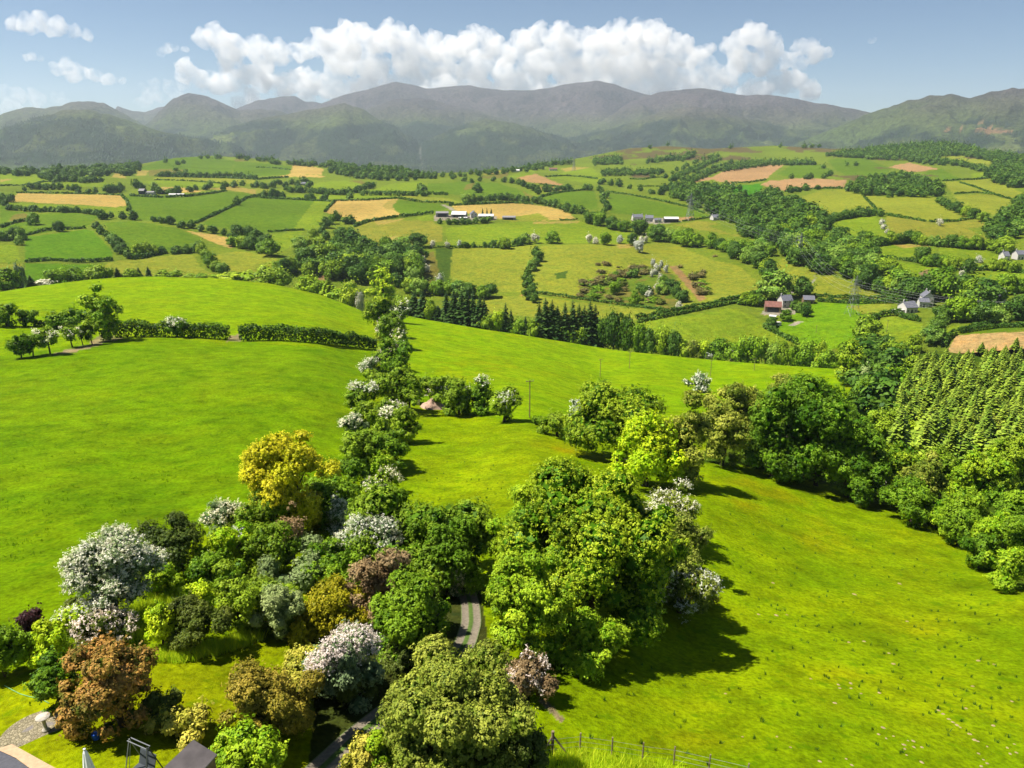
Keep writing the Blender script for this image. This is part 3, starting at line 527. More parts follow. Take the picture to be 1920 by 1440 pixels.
# ================================================================ plants of the near land, each by itself: name, label, category, box in photo pixels, leaf, options
print("t", time.time()-_T0)
NEARP = [
# ---- garden and copse
('hawthorn','tall hawthorn smothered in white blossom at the garden edge beside the open field','tree',(128,278,985,1165),'greygreen',dict(bloom=.85,lift=-.05,clumps=20)),
('garden_tree','dark umbrella-shaped tree on a bare leaning trunk behind the white hawthorn','tree',(232,372,965,1072),'dusky',dict(lift=.55)),
('maple_tree','big bright yellow tree towering over the copse','tree',(445,612,803,1000),'yellow',dict(lift=.05,clumps=26)),
('maple_tree','smaller yellow tree against the right side of the big yellow tree','tree',(595,650,838,935),'yellow',dict(lift=.1,clumps=8)),
('hawthorn','grey-white flowering hawthorn below the left foot of the yellow tree','tree',(378,458,928,1005),'greygreen',dict(bloom=.7)),
('shrub','lime yellow shrub with pale flower clusters behind the round green bushes','shrub',(372,470,975,1075),'lime',dict(bloom=.15,stem='stem')),
('tree','mid green tree directly under the big yellow tree','tree',(440,560,915,1020),'green',dict(clumps=16)),
('tree','glossy dark green tree right of the yellow tree above the white sprays','tree',(560,682,892,1000),'deep',dict(clumps=16)),
('shrub','orange-brown leaved shrub in the middle of the copse','shrub',(548,615,925,1005),'ochre',dict(stem='stem',clumps=8)),
('shrub','thin dark brown half-bare shrub beside the orange-brown one','shrub',(520,575,945,1055),'twig',dict(stem='stem',clumps=8,dens=.6)),
('hawthorn','slanting white blossom spray between the dark tree and the big rounded one','tree',(608,664,930,1012),'greygreen',dict(bloom=.9,clumps=8)),
('hawthorn','large ragged white hawthorn at the heart of the copse','tree',(640,750,952,1085),'greygreen',dict(bloom=.9,clumps=16)),
('ash_tree','largest rounded green tree of the copse, reaching to the lane','tree',(650,906,900,1090),'green',dict(clumps=34,lift=0)),
('tree','rounded deep green tree on the right shoulder of the copse above the lane','tree',(770,908,960,1120),'deep',dict(clumps=18)),
('hawthorn','narrow pale blossom streak against the big rounded tree','tree',(766,812,1005,1070),'olive',dict(bloom=.7,clumps=6)),
('hawthorn','white blossoming bough on the right edge of the brown twiggy bush','tree',(778,832,1052,1112),'olive',dict(bloom=.8,clumps=7)),
('hawthorn','snow-white drooping hawthorn hanging over the start of the gravel lane','tree',(842,892,1048,1118),'greygreen',dict(bloom=.95,clumps=9)),
('willow_shrub','grey-green willow shrub filling the centre of the copse','shrub',(480,650,1015,1110),'sage',dict(stem='stem',clumps=18)),
('tree','leafy green tree between lime shrub and grey willow','tree',(430,540,985,1080),'green',dict(clumps=12)),
('shrub','pinkish brown twiggy bush with few leaves in front of the white hawthorn','shrub',(660,785,1030,1190),'twig',dict(stem='stem',clumps=16,dens=.9)),
('tree','dark green tree leaning over the lane below the brown bush','tree',(695,842,1065,1238),'deep',dict(clumps=20)),
('shrub','golden olive shrub with feathery foliage above the pinkish hawthorn','shrub',(550,682,1075,1205),'ochre',dict(stem='stem',clumps=16,leaf=.8)),
('shrub','pale sage shrub with fine leaves left of the golden olive one','shrub',(480,562,1072,1198),'sage',dict(stem='stem',clumps=10,leaf=.75)),
('shrub','upright round green bush left of the pale sage shrub','shrub',(403,484,1050,1185),'green',dict(stem='stem',clumps=12)),
('shrub','dark grey-green cone-shaped shrub on the border of the lawn','shrub',(320,417,1108,1220),'dusky',dict(stem='stem',clumps=12,leaf=.8)),
('shrub','small lime green bush peeping above the dark cone-shaped shrub','shrub',(338,402,1085,1150),'lime',dict(stem='stem',clumps=7)),
('shrub','yellow-green feathery shrub on the left of the dark cone-shaped shrub','shrub',(270,334,1125,1222),'lime',dict(stem='stem',clumps=9)),
('rhododendron','round rhododendron covered with pink-white flower heads','shrub',(157,246,1140,1215),'dusky',dict(stem='stem',bloom=.9,bmat=1,clumps=16)),
('shrub','small dark purple-leaved shrub near the left border','shrub',(32,94,1140,1215),'purple',dict(stem='stem',clumps=9)),
('shrub','yellow-green shrub in front of the purple one','shrub',(58,132,1168,1248),'lime',dict(stem='stem',clumps=10)),
('shrub','pale flowering shrub between purple shrub and rhododendron','shrub',(88,165,1132,1205),'fresh',dict(stem='stem',bloom=.25,clumps=10)),
('shrub','dark shrub at the very left border, half cut by the picture edge','shrub',(-40,42,1150,1270),'deep',dict(stem='stem',clumps=10)),
('laurel','dark glossy egg-shaped laurel at the lawn corner','shrub',(66,142,1228,1335),'deep',dict(stem='stem',clumps=12)),
('photinia','large russet and green spreading bush above the cobbled circle','shrub',(130,290,1202,1372),'russet',dict(stem='stem',clumps=26,lift=0)),
('shrub','dark shrub tucked against the right side of the russet bush','shrub',(268,342,1298,1365),'dusky',dict(stem='stem',clumps=8)),
('shrub','yellow and cream variegated shrub behind the shed','shrub',(280,392,1325,1400),'variegated',dict(stem='stem',clumps=16,leaf=1.15)),
('shrub','large bronze-green bush standing on the right end of the lawn','shrub',(418,585,1228,1405),'bronze',dict(stem='stem',clumps=22,leaf=.8)),
('shrub','orange-yellow topped shrub between bronze bush and pinkish hawthorn','shrub',(512,602,1213,1310),'variegated',dict(stem='stem',clumps=9)),
('hawthorn','pinkish white hawthorn overhanging the dark lane','tree',(590,706,1160,1318),'greygreen',dict(bloom=.75,bmat=1,only_bloom_top=True,clumps=15)),
('shrub','bright green leafy shrub below the bronze bush, right of the shed','shrub',(395,522,1358,1470),'fresh',dict(stem='stem',clumps=14,leaf=1.15)),
('tree','huge olive-leaved tree in front, right of the dark lane bend','tree',(716,1000,1220,1500),'olive',dict(clumps=40,lift=0,leaf=.9)),
('shrub','yellow variegated shrub beside the lower end of the lane','shrub',(640,722,1385,1480),'variegated',dict(stem='stem',clumps=12)),
('shrub','small bright green shrub between variegated shrub and olive tree','shrub',(683,745,1365,1460),'fresh',dict(stem='stem',clumps=8)),
('hawthorn','half-dead pinkish hawthorn at the right shoulder of the olive tree','tree',(943,1032,1222,1315),'twig',dict(bloom=.45,bmat=1,clumps=9)),
('shrub','low dark shrub at the right foot of the olive tree','shrub',(930,1012,1330,1480),'dusky',dict(stem='stem',clumps=9)),
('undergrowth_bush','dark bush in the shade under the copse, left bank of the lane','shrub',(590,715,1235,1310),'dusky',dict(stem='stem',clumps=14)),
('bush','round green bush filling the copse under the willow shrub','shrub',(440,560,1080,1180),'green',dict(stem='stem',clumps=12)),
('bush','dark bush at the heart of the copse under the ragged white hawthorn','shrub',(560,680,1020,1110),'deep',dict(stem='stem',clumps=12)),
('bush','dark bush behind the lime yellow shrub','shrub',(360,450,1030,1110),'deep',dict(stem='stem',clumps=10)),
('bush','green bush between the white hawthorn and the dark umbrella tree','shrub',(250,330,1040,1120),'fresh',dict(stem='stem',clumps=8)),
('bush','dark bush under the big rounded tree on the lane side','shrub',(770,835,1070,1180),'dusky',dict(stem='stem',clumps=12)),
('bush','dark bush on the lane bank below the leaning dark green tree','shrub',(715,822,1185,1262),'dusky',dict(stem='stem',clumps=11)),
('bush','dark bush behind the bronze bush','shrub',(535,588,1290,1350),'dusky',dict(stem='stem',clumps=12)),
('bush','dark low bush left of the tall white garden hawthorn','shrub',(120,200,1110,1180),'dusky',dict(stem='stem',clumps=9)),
# ---- the great sycamore group in the middle
('sycamore','giant dark-hearted sycamore, the largest tree in the near field','tree',(930,1268,852,1172),'oak',dict(clumps=60,lift=-.12)),
('sycamore','bright green sycamore forming the lower left flank of the giant one','tree',(924,1062,1030,1245),'fresh',dict(clumps=24)),
('tree','thin pale green tree on the upper left flank of the giant sycamore','tree',(914,1030,915,1110),'fresh',dict(clumps=16)),
('sycamore','low bright green bough reaching out over the field below the giant sycamore','tree',(1025,1170,1140,1256),'fresh',dict(clumps=12)),
('hawthorn','white hawthorn high on the right flank of the giant sycamore','tree',(1190,1312,900,1030),'olive',dict(bloom=.6,clumps=13,lift=-.2)),
('hawthorn','broad white hawthorn low on the right flank of the giant sycamore','tree',(1215,1336,985,1168),'olive',dict(bloom=.5,clumps=15,lift=-.3)),
('shrub','olive bush between the two hawthorns right of the giant sycamore','shrub',(1240,1330,950,1080),'olive',dict(stem='stem',clumps=9)),
('shrub','dry brownish bush at the right foot of the giant sycamore','shrub',(1292,1342,1080,1135),'bronze',dict(stem='stem',clumps=6)),
# ---- trees behind
('oak_tree','broad olive-brown oak behind the giant sycamore, left of the bright green one','tree',(1060,1250,708,870),'oak',dict(clumps=26,lift=-.08)),
('oak_tree','bright yellow-green tree just above the giant sycamore','tree',(1152,1290,778,920),'lime',dict(clumps=22)),
('oak_tree','dark brownish oak right behind the bright yellow-green tree','tree',(1222,1335,742,915),'olive',dict(clumps=18)),
('bush','round dark bush at the left foot of the olive-brown oak','shrub',(1013,1075,770,820),'green',dict(stem='stem',clumps=8)),
('hawthorn','small white hawthorn against the left side of the olive-brown oak','tree',(1068,1096,748,785),'greygreen',dict(bloom=.9,clumps=5)),
('hawthorn','white hawthorn alone above the tree tops near the right poles','tree',(1288,1330,697,735),'greygreen',dict(bloom=.9,clumps=8)),
('tree','olive round tree left of the great green oak','tree',(1335,1432,695,830),'olive',dict(clumps=16,lift=-.05)),
('tree','ragged tree with pale dead branches beside the field top','tree',(1308,1410,742,872),'olive',dict(clumps=16,dens=.85,lift=-.05)),
('oak_tree','great deep green oak, the widest tree at the ravine edge','tree',(1400,1622,702,905),'deep',dict(clumps=44,lift=-.08)),
('tree','round olive tree peeping over the great green oak','tree',(1440,1500,696,760),'olive',dict(clumps=10,lift=.4)),
('bush','low green bush between the ragged tree and the great oak','shrub',(1380,1430,820,872),'green',dict(stem='stem',clumps=7)),
('tree','dark green tree leaning out at the right foot of the great oak','tree',(1535,1650,790,935),'deep',dict(clumps=14)),
('oak_tree','yellow-leaved oak at the edge of the field, right of the great oak','tree',(1627,1740,822,940),'oak',dict(clumps=18,lift=-.05)),
('oak_tree','olive oak behind the yellow-leaved one at the field edge','tree',(1690,1775,840,965),'olive',dict(clumps=12,lift=-.05)),
('ash_tree','tall bright green ash on the right, highest of the ravine edge','tree',(1790,1885,836,965),'fresh',dict(clumps=18,lift=.1)),
('ash_tree','bright green tree at the left foot of the tall ash','tree',(1758,1850,905,1015),'fresh',dict(clumps=14)),
('tree','dark green tree right of the tall ash','tree',(1848,1935,905,1020),'deep',dict(clumps=14)),
('tree','dark low tree on the ravine edge below the ash','tree',(1810,1875,990,1070),'deep',dict(clumps=10)),
('tree','yellow-green tree lowest on the right end of the ravine edge','tree',(1855,1935,1015,1110),'fresh',dict(clumps=11)),
('tree','mid green tree between plantation and tall ash','tree',(1860,1940,800,915),'green',dict(clumps=14,lift=.1)),
('tree','dark green tree between yellow oak and bright ash','tree',(1735,1805,830,930),'green',dict(clumps=11,lift=.1)),
('tree','dark green tree behind the lowest yellow-green one at the ravine edge','tree',(1872,1965,930,1075),'deep',dict(clumps=14,lift=-.1)),
('tree','light green tree filling the ravine edge below the tall ash','tree',(1818,1905,950,1060),'fresh',dict(clumps=13,lift=-.1)),
('tree','dark green tree between the shaded hawthorns and the ravine ash','tree',(1765,1840,935,1030),'deep',dict(clumps=11,lift=-.2)),
('hawthorn','grey-white hawthorn in shade under the yellow-leaved oak','tree',(1634,1677,896,948),'greygreen',dict(bloom=.6,clumps=6)),
('hawthorn','small white hawthorn in shade under the olive oak','tree',(1708,1742,927,970),'greygreen',dict(bloom=.6,clumps=5)),
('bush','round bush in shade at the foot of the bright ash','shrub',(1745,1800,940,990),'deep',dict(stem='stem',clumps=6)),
('tree','deep green tree in the ravine right of the great oak top','tree',(1597,1665,712,785),'deep',dict(clumps=14)),
('tree','mid green tree in the ravine at the end of the far field','tree',(1566,1620,645,722),'green',dict(clumps=12)),
('tree','grey-green light tree in the ravine centre','tree',(1600,1652,680,728),'sage',dict(clumps=9)),
('tree','yellow-green tree on the plantation edge in the ravine','tree',(1632,1700,690,735),'fresh',dict(clumps=10)),
('tree','green tree in the ravine behind the grey-green one','tree',(1636,1698,640,692),'green',dict(clumps=10)),
('tree','very dark tree against the plantation top','tree',(1672,1708,645,690),'conifer',dict(clumps=8)),
('tree','round tree at the far end of the ravine wood','tree',(1592,1640,628,668),'green',dict(clumps=8)),
('tree','green tree below the dark one on the plantation edge','tree',(1690,1740,668,712),'green',dict(clumps=9)),
('tree','shaded tree between great oak and plantation','tree',(1620,1690,760,840),'green',dict(clumps=12)),
('tree','light tree at the plantation foot above the yellow-leaved oak','tree',(1650,1730,770,838),'fresh',dict(clumps=12)),
('tree','green tree at the plantation foot above the olive oak','tree',(1720,1800,775,850),'green',dict(clumps=12)),
('tree','olive tree at the plantation foot above the ash','tree',(1790,1870,780,850),'olive',dict(clumps=12)),
# ---- lane hedgerow going up the hill
('poplar','tall bright yellow-green poplar standing out above the hill crest','tree',(692,744,504,575),'lime',dict(clumps=12,lift=0)),
('poplar','tawny yellow poplar just in front of the bright one on the crest','tree',(684,742,543,625),'oak',dict(clumps=12,lift=0)),
('hawthorn','slim white hawthorn right beside the two poplars','tree',(735,762,555,605),'green',dict(bloom=.6,clumps=6)),
('hawthorn','white hawthorn below the poplars, left half in flower','tree',(702,738,598,640),'olive',dict(bloom=.65,bmat=1,clumps=7)),
('hawthorn','green hawthorn with white top below the poplars','tree',(728,766,608,655),'green',dict(bloom=.45,clumps=7)),
('hawthorn','rosy white hawthorn halfway up the lane hedgerow','tree',(704,764,634,692),'olive',dict(bloom=.5,bmat=1,clumps=10)),
('hawthorn','round cream-white hawthorn on the field side of the lane hedgerow','tree',(670,708,671,705),'greygreen',dict(bloom=.85,clumps=6)),
('bush','small green bush under the round cream-white hawthorn','shrub',(676,712,690,722),'green',dict(stem='stem',clumps=5)),
('tree','broad green tree in the middle of the lane hedgerow','tree',(700,792,684,770),'green',dict(clumps=16)),
('hawthorn','low wide hawthorn white on top, left side of the lane hedgerow','tree',(648,708,718,768),'green',dict(bloom=.6,only_bloom_top=True,clumps=9)),
('hawthorn','hawthorn with white crown below the broad green hedgerow tree','tree',(690,762,738,800),'green',dict(bloom=.5,only_bloom_top=True,clumps=9)),
('bush','green bush on the left face of the lane hedgerow','shrub',(655,715,755,812),'green',dict(stem='stem',clumps=8)),
('hawthorn','small round white hawthorn at the lower left of the lane hedgerow','tree',(643,686,774,815),'greygreen',dict(bloom=.8,only_bloom_top=True,clumps=6)),
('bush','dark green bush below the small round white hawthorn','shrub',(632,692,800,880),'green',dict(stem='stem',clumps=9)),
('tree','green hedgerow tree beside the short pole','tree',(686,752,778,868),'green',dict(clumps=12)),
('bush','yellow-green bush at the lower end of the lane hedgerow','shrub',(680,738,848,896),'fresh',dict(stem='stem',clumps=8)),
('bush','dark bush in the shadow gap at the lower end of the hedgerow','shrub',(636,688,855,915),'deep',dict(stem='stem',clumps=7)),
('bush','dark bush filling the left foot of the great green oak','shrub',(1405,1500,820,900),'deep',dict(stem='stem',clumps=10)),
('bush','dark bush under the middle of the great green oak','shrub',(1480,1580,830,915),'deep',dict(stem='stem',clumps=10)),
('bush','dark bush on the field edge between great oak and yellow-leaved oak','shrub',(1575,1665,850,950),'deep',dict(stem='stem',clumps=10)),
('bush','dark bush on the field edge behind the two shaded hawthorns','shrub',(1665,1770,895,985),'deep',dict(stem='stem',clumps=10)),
('bush','green bush between the poplars and the hedgerow hawthorns','shrub',(700,760,585,650),'green',dict(stem='stem',clumps=8)),
('bush','green bush closing the hedgerow behind the rosy hawthorn','shrub',(690,770,640,710),'deep',dict(stem='stem',clumps=9)),
('bush','leafy bush on the lane side below the broad hedgerow tree','shrub',(725,785,740,830),'green',dict(stem='stem',clumps=9)),
('bush','rounded bush on the mid-field side of the hedgerow, under the pole','shrub',(700,760,800,885),'deep',dict(stem='stem',clumps=9)),
('bush','green bush on the left-field side of the hedgerow near the white crown','shrub',(660,720,800,880),'green',dict(stem='stem',clumps=9)),
('hawthorn','white hawthorn crown just above the copse top','tree',(680,746,880,925),'green',dict(bloom=.7,clumps=8)),
('bush','green bush on the field side near the spoil heap','shrub',(742,790,700,770),'deep',dict(stem='stem',clumps=8)),
# ---- clump beside the spoil heap
('hawthorn','green hawthorn with one white tuft, nearest to the spoil heap','tree',(790,850,696,768),'green',dict(bloom=.12,clumps=9,lift=-.3)),
('bush','leafy bush in the middle of the clump above the spoil heap','shrub',(826,892,706,780),'green',dict(stem='stem',clumps=9)),
('hawthorn','dark hawthorn with scattered white at the right of the clump','tree',(866,932,706,786),'deep',dict(bloom=.2,clumps=9,lift=-.3)),
('hawthorn','egg-shaped hawthorn with white top set apart beside the tall pole','tree',(918,976,724,795),'green',dict(bloom=.2,only_bloom_top=True,clumps=9,lift=-.2)),
('bush','very small dark bush right of the tall pole','shrub',(1000,1015,783,797),'deep',dict(stem='stem',clumps=4)),
# ---- left: hedge trees
('ash_tree','tall airy yellow-green tree alone in the hedge of the hill field','tree',(160,231,538,632),'fresh',dict(clumps=16,dens=.85,lift=.02)),
('hedge_tree','low wind-bent tree at the left end of the row by the gate track','tree',(18,52,626,664),'deep',dict(lift=.25,clumps=7,group='row of small wind-bent trees on the left')),
('hedge_tree','second wind-bent tree from the left in the row','tree',(44,74,620,660),'deep',dict(lift=.25,clumps=7,group='row of small wind-bent trees on the left')),
('hawthorn','wind-bent hawthorn with white crown, third in the row','tree',(70,107,602,655),'green',dict(lift=.2,bloom=.5,clumps=8,group='row of small wind-bent trees on the left')),
('hawthorn','smaller wind-bent hawthorn with white left side','tree',(115,145,606,645),'green',dict(lift=.2,bloom=.4,clumps=7,group='row of small wind-bent trees on the left')),
('hedge_tree','wind-bent tree right of the smaller white one','tree',(140,162,603,640),'green',dict(lift=.3,clumps=6,group='row of small wind-bent trees on the left')),
('hedge_tree','last wind-bent tree before the tall airy one','tree',(156,180,600,638),'green',dict(lift=.3,clumps=6,group='row of small wind-bent trees on the left')),
('bush','big dark bush at the left edge on the hill hedge','shrub',(-20,34,572,612),'deep',dict(stem='stem',clumps=8)),
('bush','dark round bush next to the big one on the hill hedge','shrub',(30,64,578,612),'deep',dict(stem='stem',clumps=7)),
('bush','dark wide bush left of the tall airy tree','shrub',(88,162,580,616),'deep',dict(stem='stem',clumps=11)),
('hawthorn','white-topped hawthorn standing out of the trimmed hedge','tree',(312,350,590,632),'deep',dict(bloom=.4,only_bloom_top=True,clumps=8)),
]
for nm, lab, cat, box, mat, opt in NEARP:
    opt = dict(opt)
    k_ = .03 if box[1] < 612 and box[2] > 1180 else .07 if box[1] < 910 and box[2] > 880 else .05
    gx, gy = (box[1]-box[0])*k_, (box[3]-box[2])*k_; box = (box[0]-gx, box[1]+gx, box[2]-gy*.4, box[3]+gy*1.3)
    if opt.get('bmat') == 1: opt['bmat'] = BLOOMP
    if lab.startswith('dark shrub at the very left'): lab = 'dark green shrub left of the purple shrub, at the garden edge'
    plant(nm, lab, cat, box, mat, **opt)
# ---- trimmed hedges
def hedge(label, pts, H, W, mat='hedgeleaf', leaf=None, dens=1.0, name='hedge', bumpy=.25, group=None):
    P = []
    for (a, b), (c, d) in zip(pts[:-1], pts[1:]):
        A_, B_ = gpt(a, b), gpt(c, d); n = max(2, int((B_-A_).length/1.5))
        for i in range(n): P.append((a+(c-a)*i/n, b+(d-b)*i/n))
    P.append(pts[-1]); uv = np.array(P); G = ground(uv[:, 0], uv[:, 1])
    seg = np.linalg.norm(np.diff(G, axis=0), axis=1); L = seg.sum(); t = float(np.mean(G[:, 1])*CP-np.mean(G[:, 2])*SP)
    r = np.random.default_rng(int(pts[0][0]*3+pts[0][1]))
    lf = leaf or max(.11, 1.15*t/731)
    N = int(min(40000, max(60, dens*2.2*L*(2*H+W)/lf**2*.55)))
    s = np.sort(r.random(N))*L; cs = np.r_[0, np.cumsum(seg)]; k = np.clip(np.searchsorted(cs, s)-1, 0, len(seg)-1); f = ((s-cs[k])/seg[k])[:, None]
    ctr = G[k]*(1-f)+G[k+1]*f; d = (G[k+1]-G[k])/seg[k][:, None]; sd = np.stack([-d[:, 1], d[:, 0], 0*d[:, 0]], -1)
    an = r.uniform(-.15, np.pi+.15, N); bump = 1+bumpy*(fbm(s/4, s*0+label.__len__(), 3, 7)-.5)*2
    ce = np.sign(np.cos(an))*np.abs(np.cos(an))**.55; se = np.abs(np.sin(an))**.55
    q = r.uniform(.72, 1.05, N)
    Pp = ctr+sd*(ce*W/2*q*bump)[:, None]+np.stack([0*s, 0*s, se*H*q*bump], -1)
    Nn = sd*np.cos(an)[:, None]+np.stack([0*s, 0*s, np.sin(an)+.3], -1)+r.normal(0, .6, (N, 3))
    V, Q = quads(Pp, Nn, lf*r.uniform(.6, 1.3, N), r)
    org = G[len(G)//2]
    o = link(name, np_mesh(name, V-org, Q, tone=np.clip(r.normal(.45, .2, N), 0, 1)), FM[mat], None, org)
    return tag(o, label, 'hedge', group)
hedge('thick trimmed hedge left of the field gap, below the hill crest field', [(205,632),(260,631),(330,632),(385,634),(431,637)], 4.4, 3.0)
hedge('thick trimmed hedge right of the field gap, running to the lane hedgerow', [(449,639),(520,638),(600,645),(660,651),(706,656)], 4.6, 3.2)
hedge('thin low hedge on the left between the dark bushes', [(60,612),(80,613),(95,614)], 2.0, 1.6)
# ================================================================ trees, woods and hedges of the middle distance
print("t", time.time()-_T0)
print('far trees')
def proto_leafy(n, leaf, seed, clumps=9, tall=1.0):
    r = np.random.default_rng(seed); C, rad = clump_set(1.0, 1.0*tall, clumps, r, -.9)
    V, Q, tone = leaves_on(C, rad*1.12, n, leaf, r, 5, .5, depth=.22); V = V+[0, 0, 1.06*tall]; return V, Q, tone
def proto_con(nw, nb, seed, Rb=.19):
    r = np.random.default_rng(seed); return conifer_parts(1.0, Rb, nw, nb, r)
PV = {'mid': [proto_leafy(3600, .105, 20+i, 13, (1.0, 1.1, .92, 1.2, 1.0)[i]) for i in range(5)], 'far': [proto_leafy(900, .2, 40+i, 9, (1.0, .9, 1.15, 1.0, 1.05)[i]) for i in range(5)], 'vfar': [proto_leafy(260, .36, 60+i, 6) for i in range(3)],
      'con': [proto_con(32, 11, 80+i, (.17, .2, .15)[i]) for i in range(3)], 'con_far': [proto_con(11, 6, 90+i, .2) for i in range(2)]}
PM = {}
def pmesh(kind, i, mat):
    if (kind, i, mat) not in PM:
        V, Q, tone = PV[kind][i]; m = np_mesh('crown', V, Q, tone=tone); m.materials.append(BLOOMF if mat == 'bloom' else FM[mat]); PM[(kind, i, mat)] = m
    return PM[(kind, i, mat)]
TRM = {}
def ptrunk(con):
    if con not in TRM:
        m = MB()
        if con: m.tube([(0, 0, -.02), (0, 0, .5), (0, 0, .97)], [.016, .011, .002], 6)
        else: m.tube([(0, 0, -.1), (.01, 0, .4), (0, .02, 1.1)], [.1, .075, .03], 6); m.tube([(0, 0, .4), (.3, .1, .9)], [.05, .02], 5); m.tube([(0, 0, .5), (-.28, .12, 1.0)], [.05, .02], 5); m.tube([(0, 0, .5), (.02, -.3, 1.0)], [.05, .02], 5)
        me = bpy.data.meshes.new('trunk'); me.from_pydata(m.v, [], m.f); me.materials.append(BARK); TRM[con] = me
    return TRM[con]
TREES = []   # (pos, height m, depth m, kind, material, label, group, name)
pr = np.random.default_rng(77)
def add_tree(u, v, H, kind='leafy', mat='farleaf', label=None, group=None, name=None, w=1.0, prio=1.0):
    p = gpt(u, v); t = p.y*CP-p.z*SP
    TREES.append(dict(p=p, H=H, t=t, kind=kind, mat=mat, label=label, group=group, name=name or {'leafy': 'broadleaf_tree', 'con': 'conifer_tree', 'haw': 'hawthorn'}[kind], w=w, px=H*F/t*prio, u=u))
def mats(): return pr.choice(['farleaf', 'farleaf', 'deep', 'green', 'farlight'])
ORD = ['first','second','third','fourth','fifth','sixth','seventh','eighth','ninth','tenth','eleventh','twelfth','thirteenth','fourteenth']
def row(desc, pts, H=9, kind='leafy', dens=None, mat=None, w=1.0):
    """trees standing one by one along a line; dens = spacing in photo pixels, else one at each point"""
    P = []
    if dens:
        for (a, b), (c, d) in zip(pts[:-1], pts[1:]):
            n = max(1, int(round(math.hypot(c-a, d-b)/dens)))
            for i in range(n): P.append((a+(c-a)*(i+pr.uniform(-.25, .25))/n, b+(d-b)*i/n+pr.uniform(-.8, .8)))
        P.append(pts[-1])
    else: P = list(pts)
    order = sorted(range(len(P)), key=lambda i: P[i][0])
    nm = {'leafy': 'tree', 'con': 'conifer', 'haw': 'white hawthorn'}[kind]
    for k, i in enumerate(order):
        u, v = P[i]
        lab = f'{ORD[k]} {nm} from the left {desc}' if len(P) <= 14 and len(P) > 1 else (f'{nm} standing alone {desc}' if len(P) == 1 else f'one of the {nm}s {desc}')
        add_tree(u, v, H*pr.uniform(.75, 1.25), kind, mat or (mats() if kind == 'leafy' else ('bloom' if kind == 'haw' else 'conifer')), lab, (nm+'s '+desc) if len(P) > 1 else None, w=w*pr.uniform(.85, 1.2), prio=1.6)
def woods(desc, poly, H=10, gap=10, vgap=.55, kind='leafy', mat=None, wide=1.0, prio=1.0):
    us = [p[0] for p in poly]; vs = [p[1] for p in poly]; v = min(vs)
    while v < max(vs)+.1:
        p = gpt(sum(us)/len(us), v); s = 900/max(200, p.y); g = gap*s; u = min(us)+pr.uniform(0, g)
        while u < max(us):
            uu_, vv_ = u+pr.uniform(-.35, .35)*g, v+pr.uniform(-.4, .4)*g*vgap
            if inpoly(np.array([uu_]), np.array([vv_]), poly)[0]:
                hp = H*F/max(200, p.y)*.42
                k = kind if kind != 'mixed' else ('con' if pr.random() < .35 else 'leafy')
                add_tree(uu_, vv_+hp, H*pr.uniform(.75, 1.25), k, mat or (mats() if k == 'leafy' else 'conifer'), f'round dark tree {desc}' if k == 'leafy' else f'slim dark conifer {desc}', 'trees '+desc, w=wide*pr.uniform(.85, 1.2), prio=prio)
            u += g*pr.uniform(.8, 1.2)
        v += g*vgap
# --- rows and single trees (points where the trunks meet the land)
row('below the straw strip on the far left', [(15,394),(75,397),(140,399),(186,404)], 6, dens=9)
row('along the sloping field edge on the left', [(195,412),(210,409),(230,411),(252,413),(290,416),(305,419),(320,421),(340,427),(358,427),(378,433),(400,437),(420,441)], 7.5)
row('between the two bright green left fields', [(180,428),(190,438),(203,447),(213,456),(222,466),(230,476),(240,484),(262,480),(276,478),(290,478),(306,476)], 8)
row('dividing the yellow fields on the left', [(372,466),(378,476),(388,488),(395,500),(405,508),(417,514)], 8)
row('at the bottom of the straw wedge', [(436,462),(448,452),(456,466),(466,446),(472,468),(484,458),(492,474),(500,462),(508,480)], 11)
row('above the straw strip on the far left', [(46,358),(60,355),(75,355),(88,356),(101,355),(114,355),(128,356),(137,357),(146,357)], 8)
row('just above the straw strip', [(148,363),(166,363),(180,363)], 7)
row('around the far left farmstead', [(205,362),(218,361),(228,358),(258,353),(268,355),(292,360),(300,364),(316,364),(324,365),(330,365),(336,364),(357,360)], 10)
row('along the far left field hedge', [(368,357),(386,356),(395,352),(418,357),(424,351),(440,352),(455,349),(474,352)], 9)
row('in the leftmost field corner', [(4,378),(14,376),(2,383),(10,386),(20,379)], 9)
row('at the left edge by the bracken', [(2,452),(14,451),(28,450),(40,450),(36,460)], 9)
row('in the hedge of the pale left field', [(112,434)], 11)
row('beside the earth patch on the left', [(62,422)], 12)
row('on the dark diagonal hedge', [(444,385)], 10)
row('in the short hedge of the left valley', [(330,477),(340,476),(350,476),(361,475)], 6)
row('dotting the far green hill', [(311,306),(334,309),(345,307),(330,322),(349,325),(447,298)], 9)
row('along the foot of the far green hill', [(300,331),(340,331),(400,332),(440,333),(480,336)], 8, dens=7)
row('on the far left field line', [(75,333),(102,342),(128,340),(160,343),(190,341)], 9, dens=8)
row('on the hedge above the wide green field', [(496,370),(510,371),(519,371),(530,372),(576,375),(586,375),(608,376),(657,374)], 10)
row('round the cottage left of the valley wood', [(482,352),(496,354),(512,352),(524,346),(536,352),(548,346),(558,350),(572,346),(580,352)], 11)
row('on the belt below the small green hill', [(540,360),(580,362),(640,366),(655,364),(700,352)], 9, dens=8)
row('on the hedge right of the straw field', [(680,366),(740,367),(800,368)], 6.5, dens=9)
row('above the farm meadow', [(790,356),(790,362),(895,352),(896,361)], 11)
row('left of the large straw field', [(872,382),(878,377),(886,381),(900,378)], 11)
row('behind the large straw field', [(910,376),(960,375),(1000,380),(1040,388),(1075,398)], 8, dens=9)
row('on the ridge line behind the farm', [(815,330),(830,332),(850,336),(870,340),(885,343),(900,340),(925,340),(945,342),(960,344)], 9)
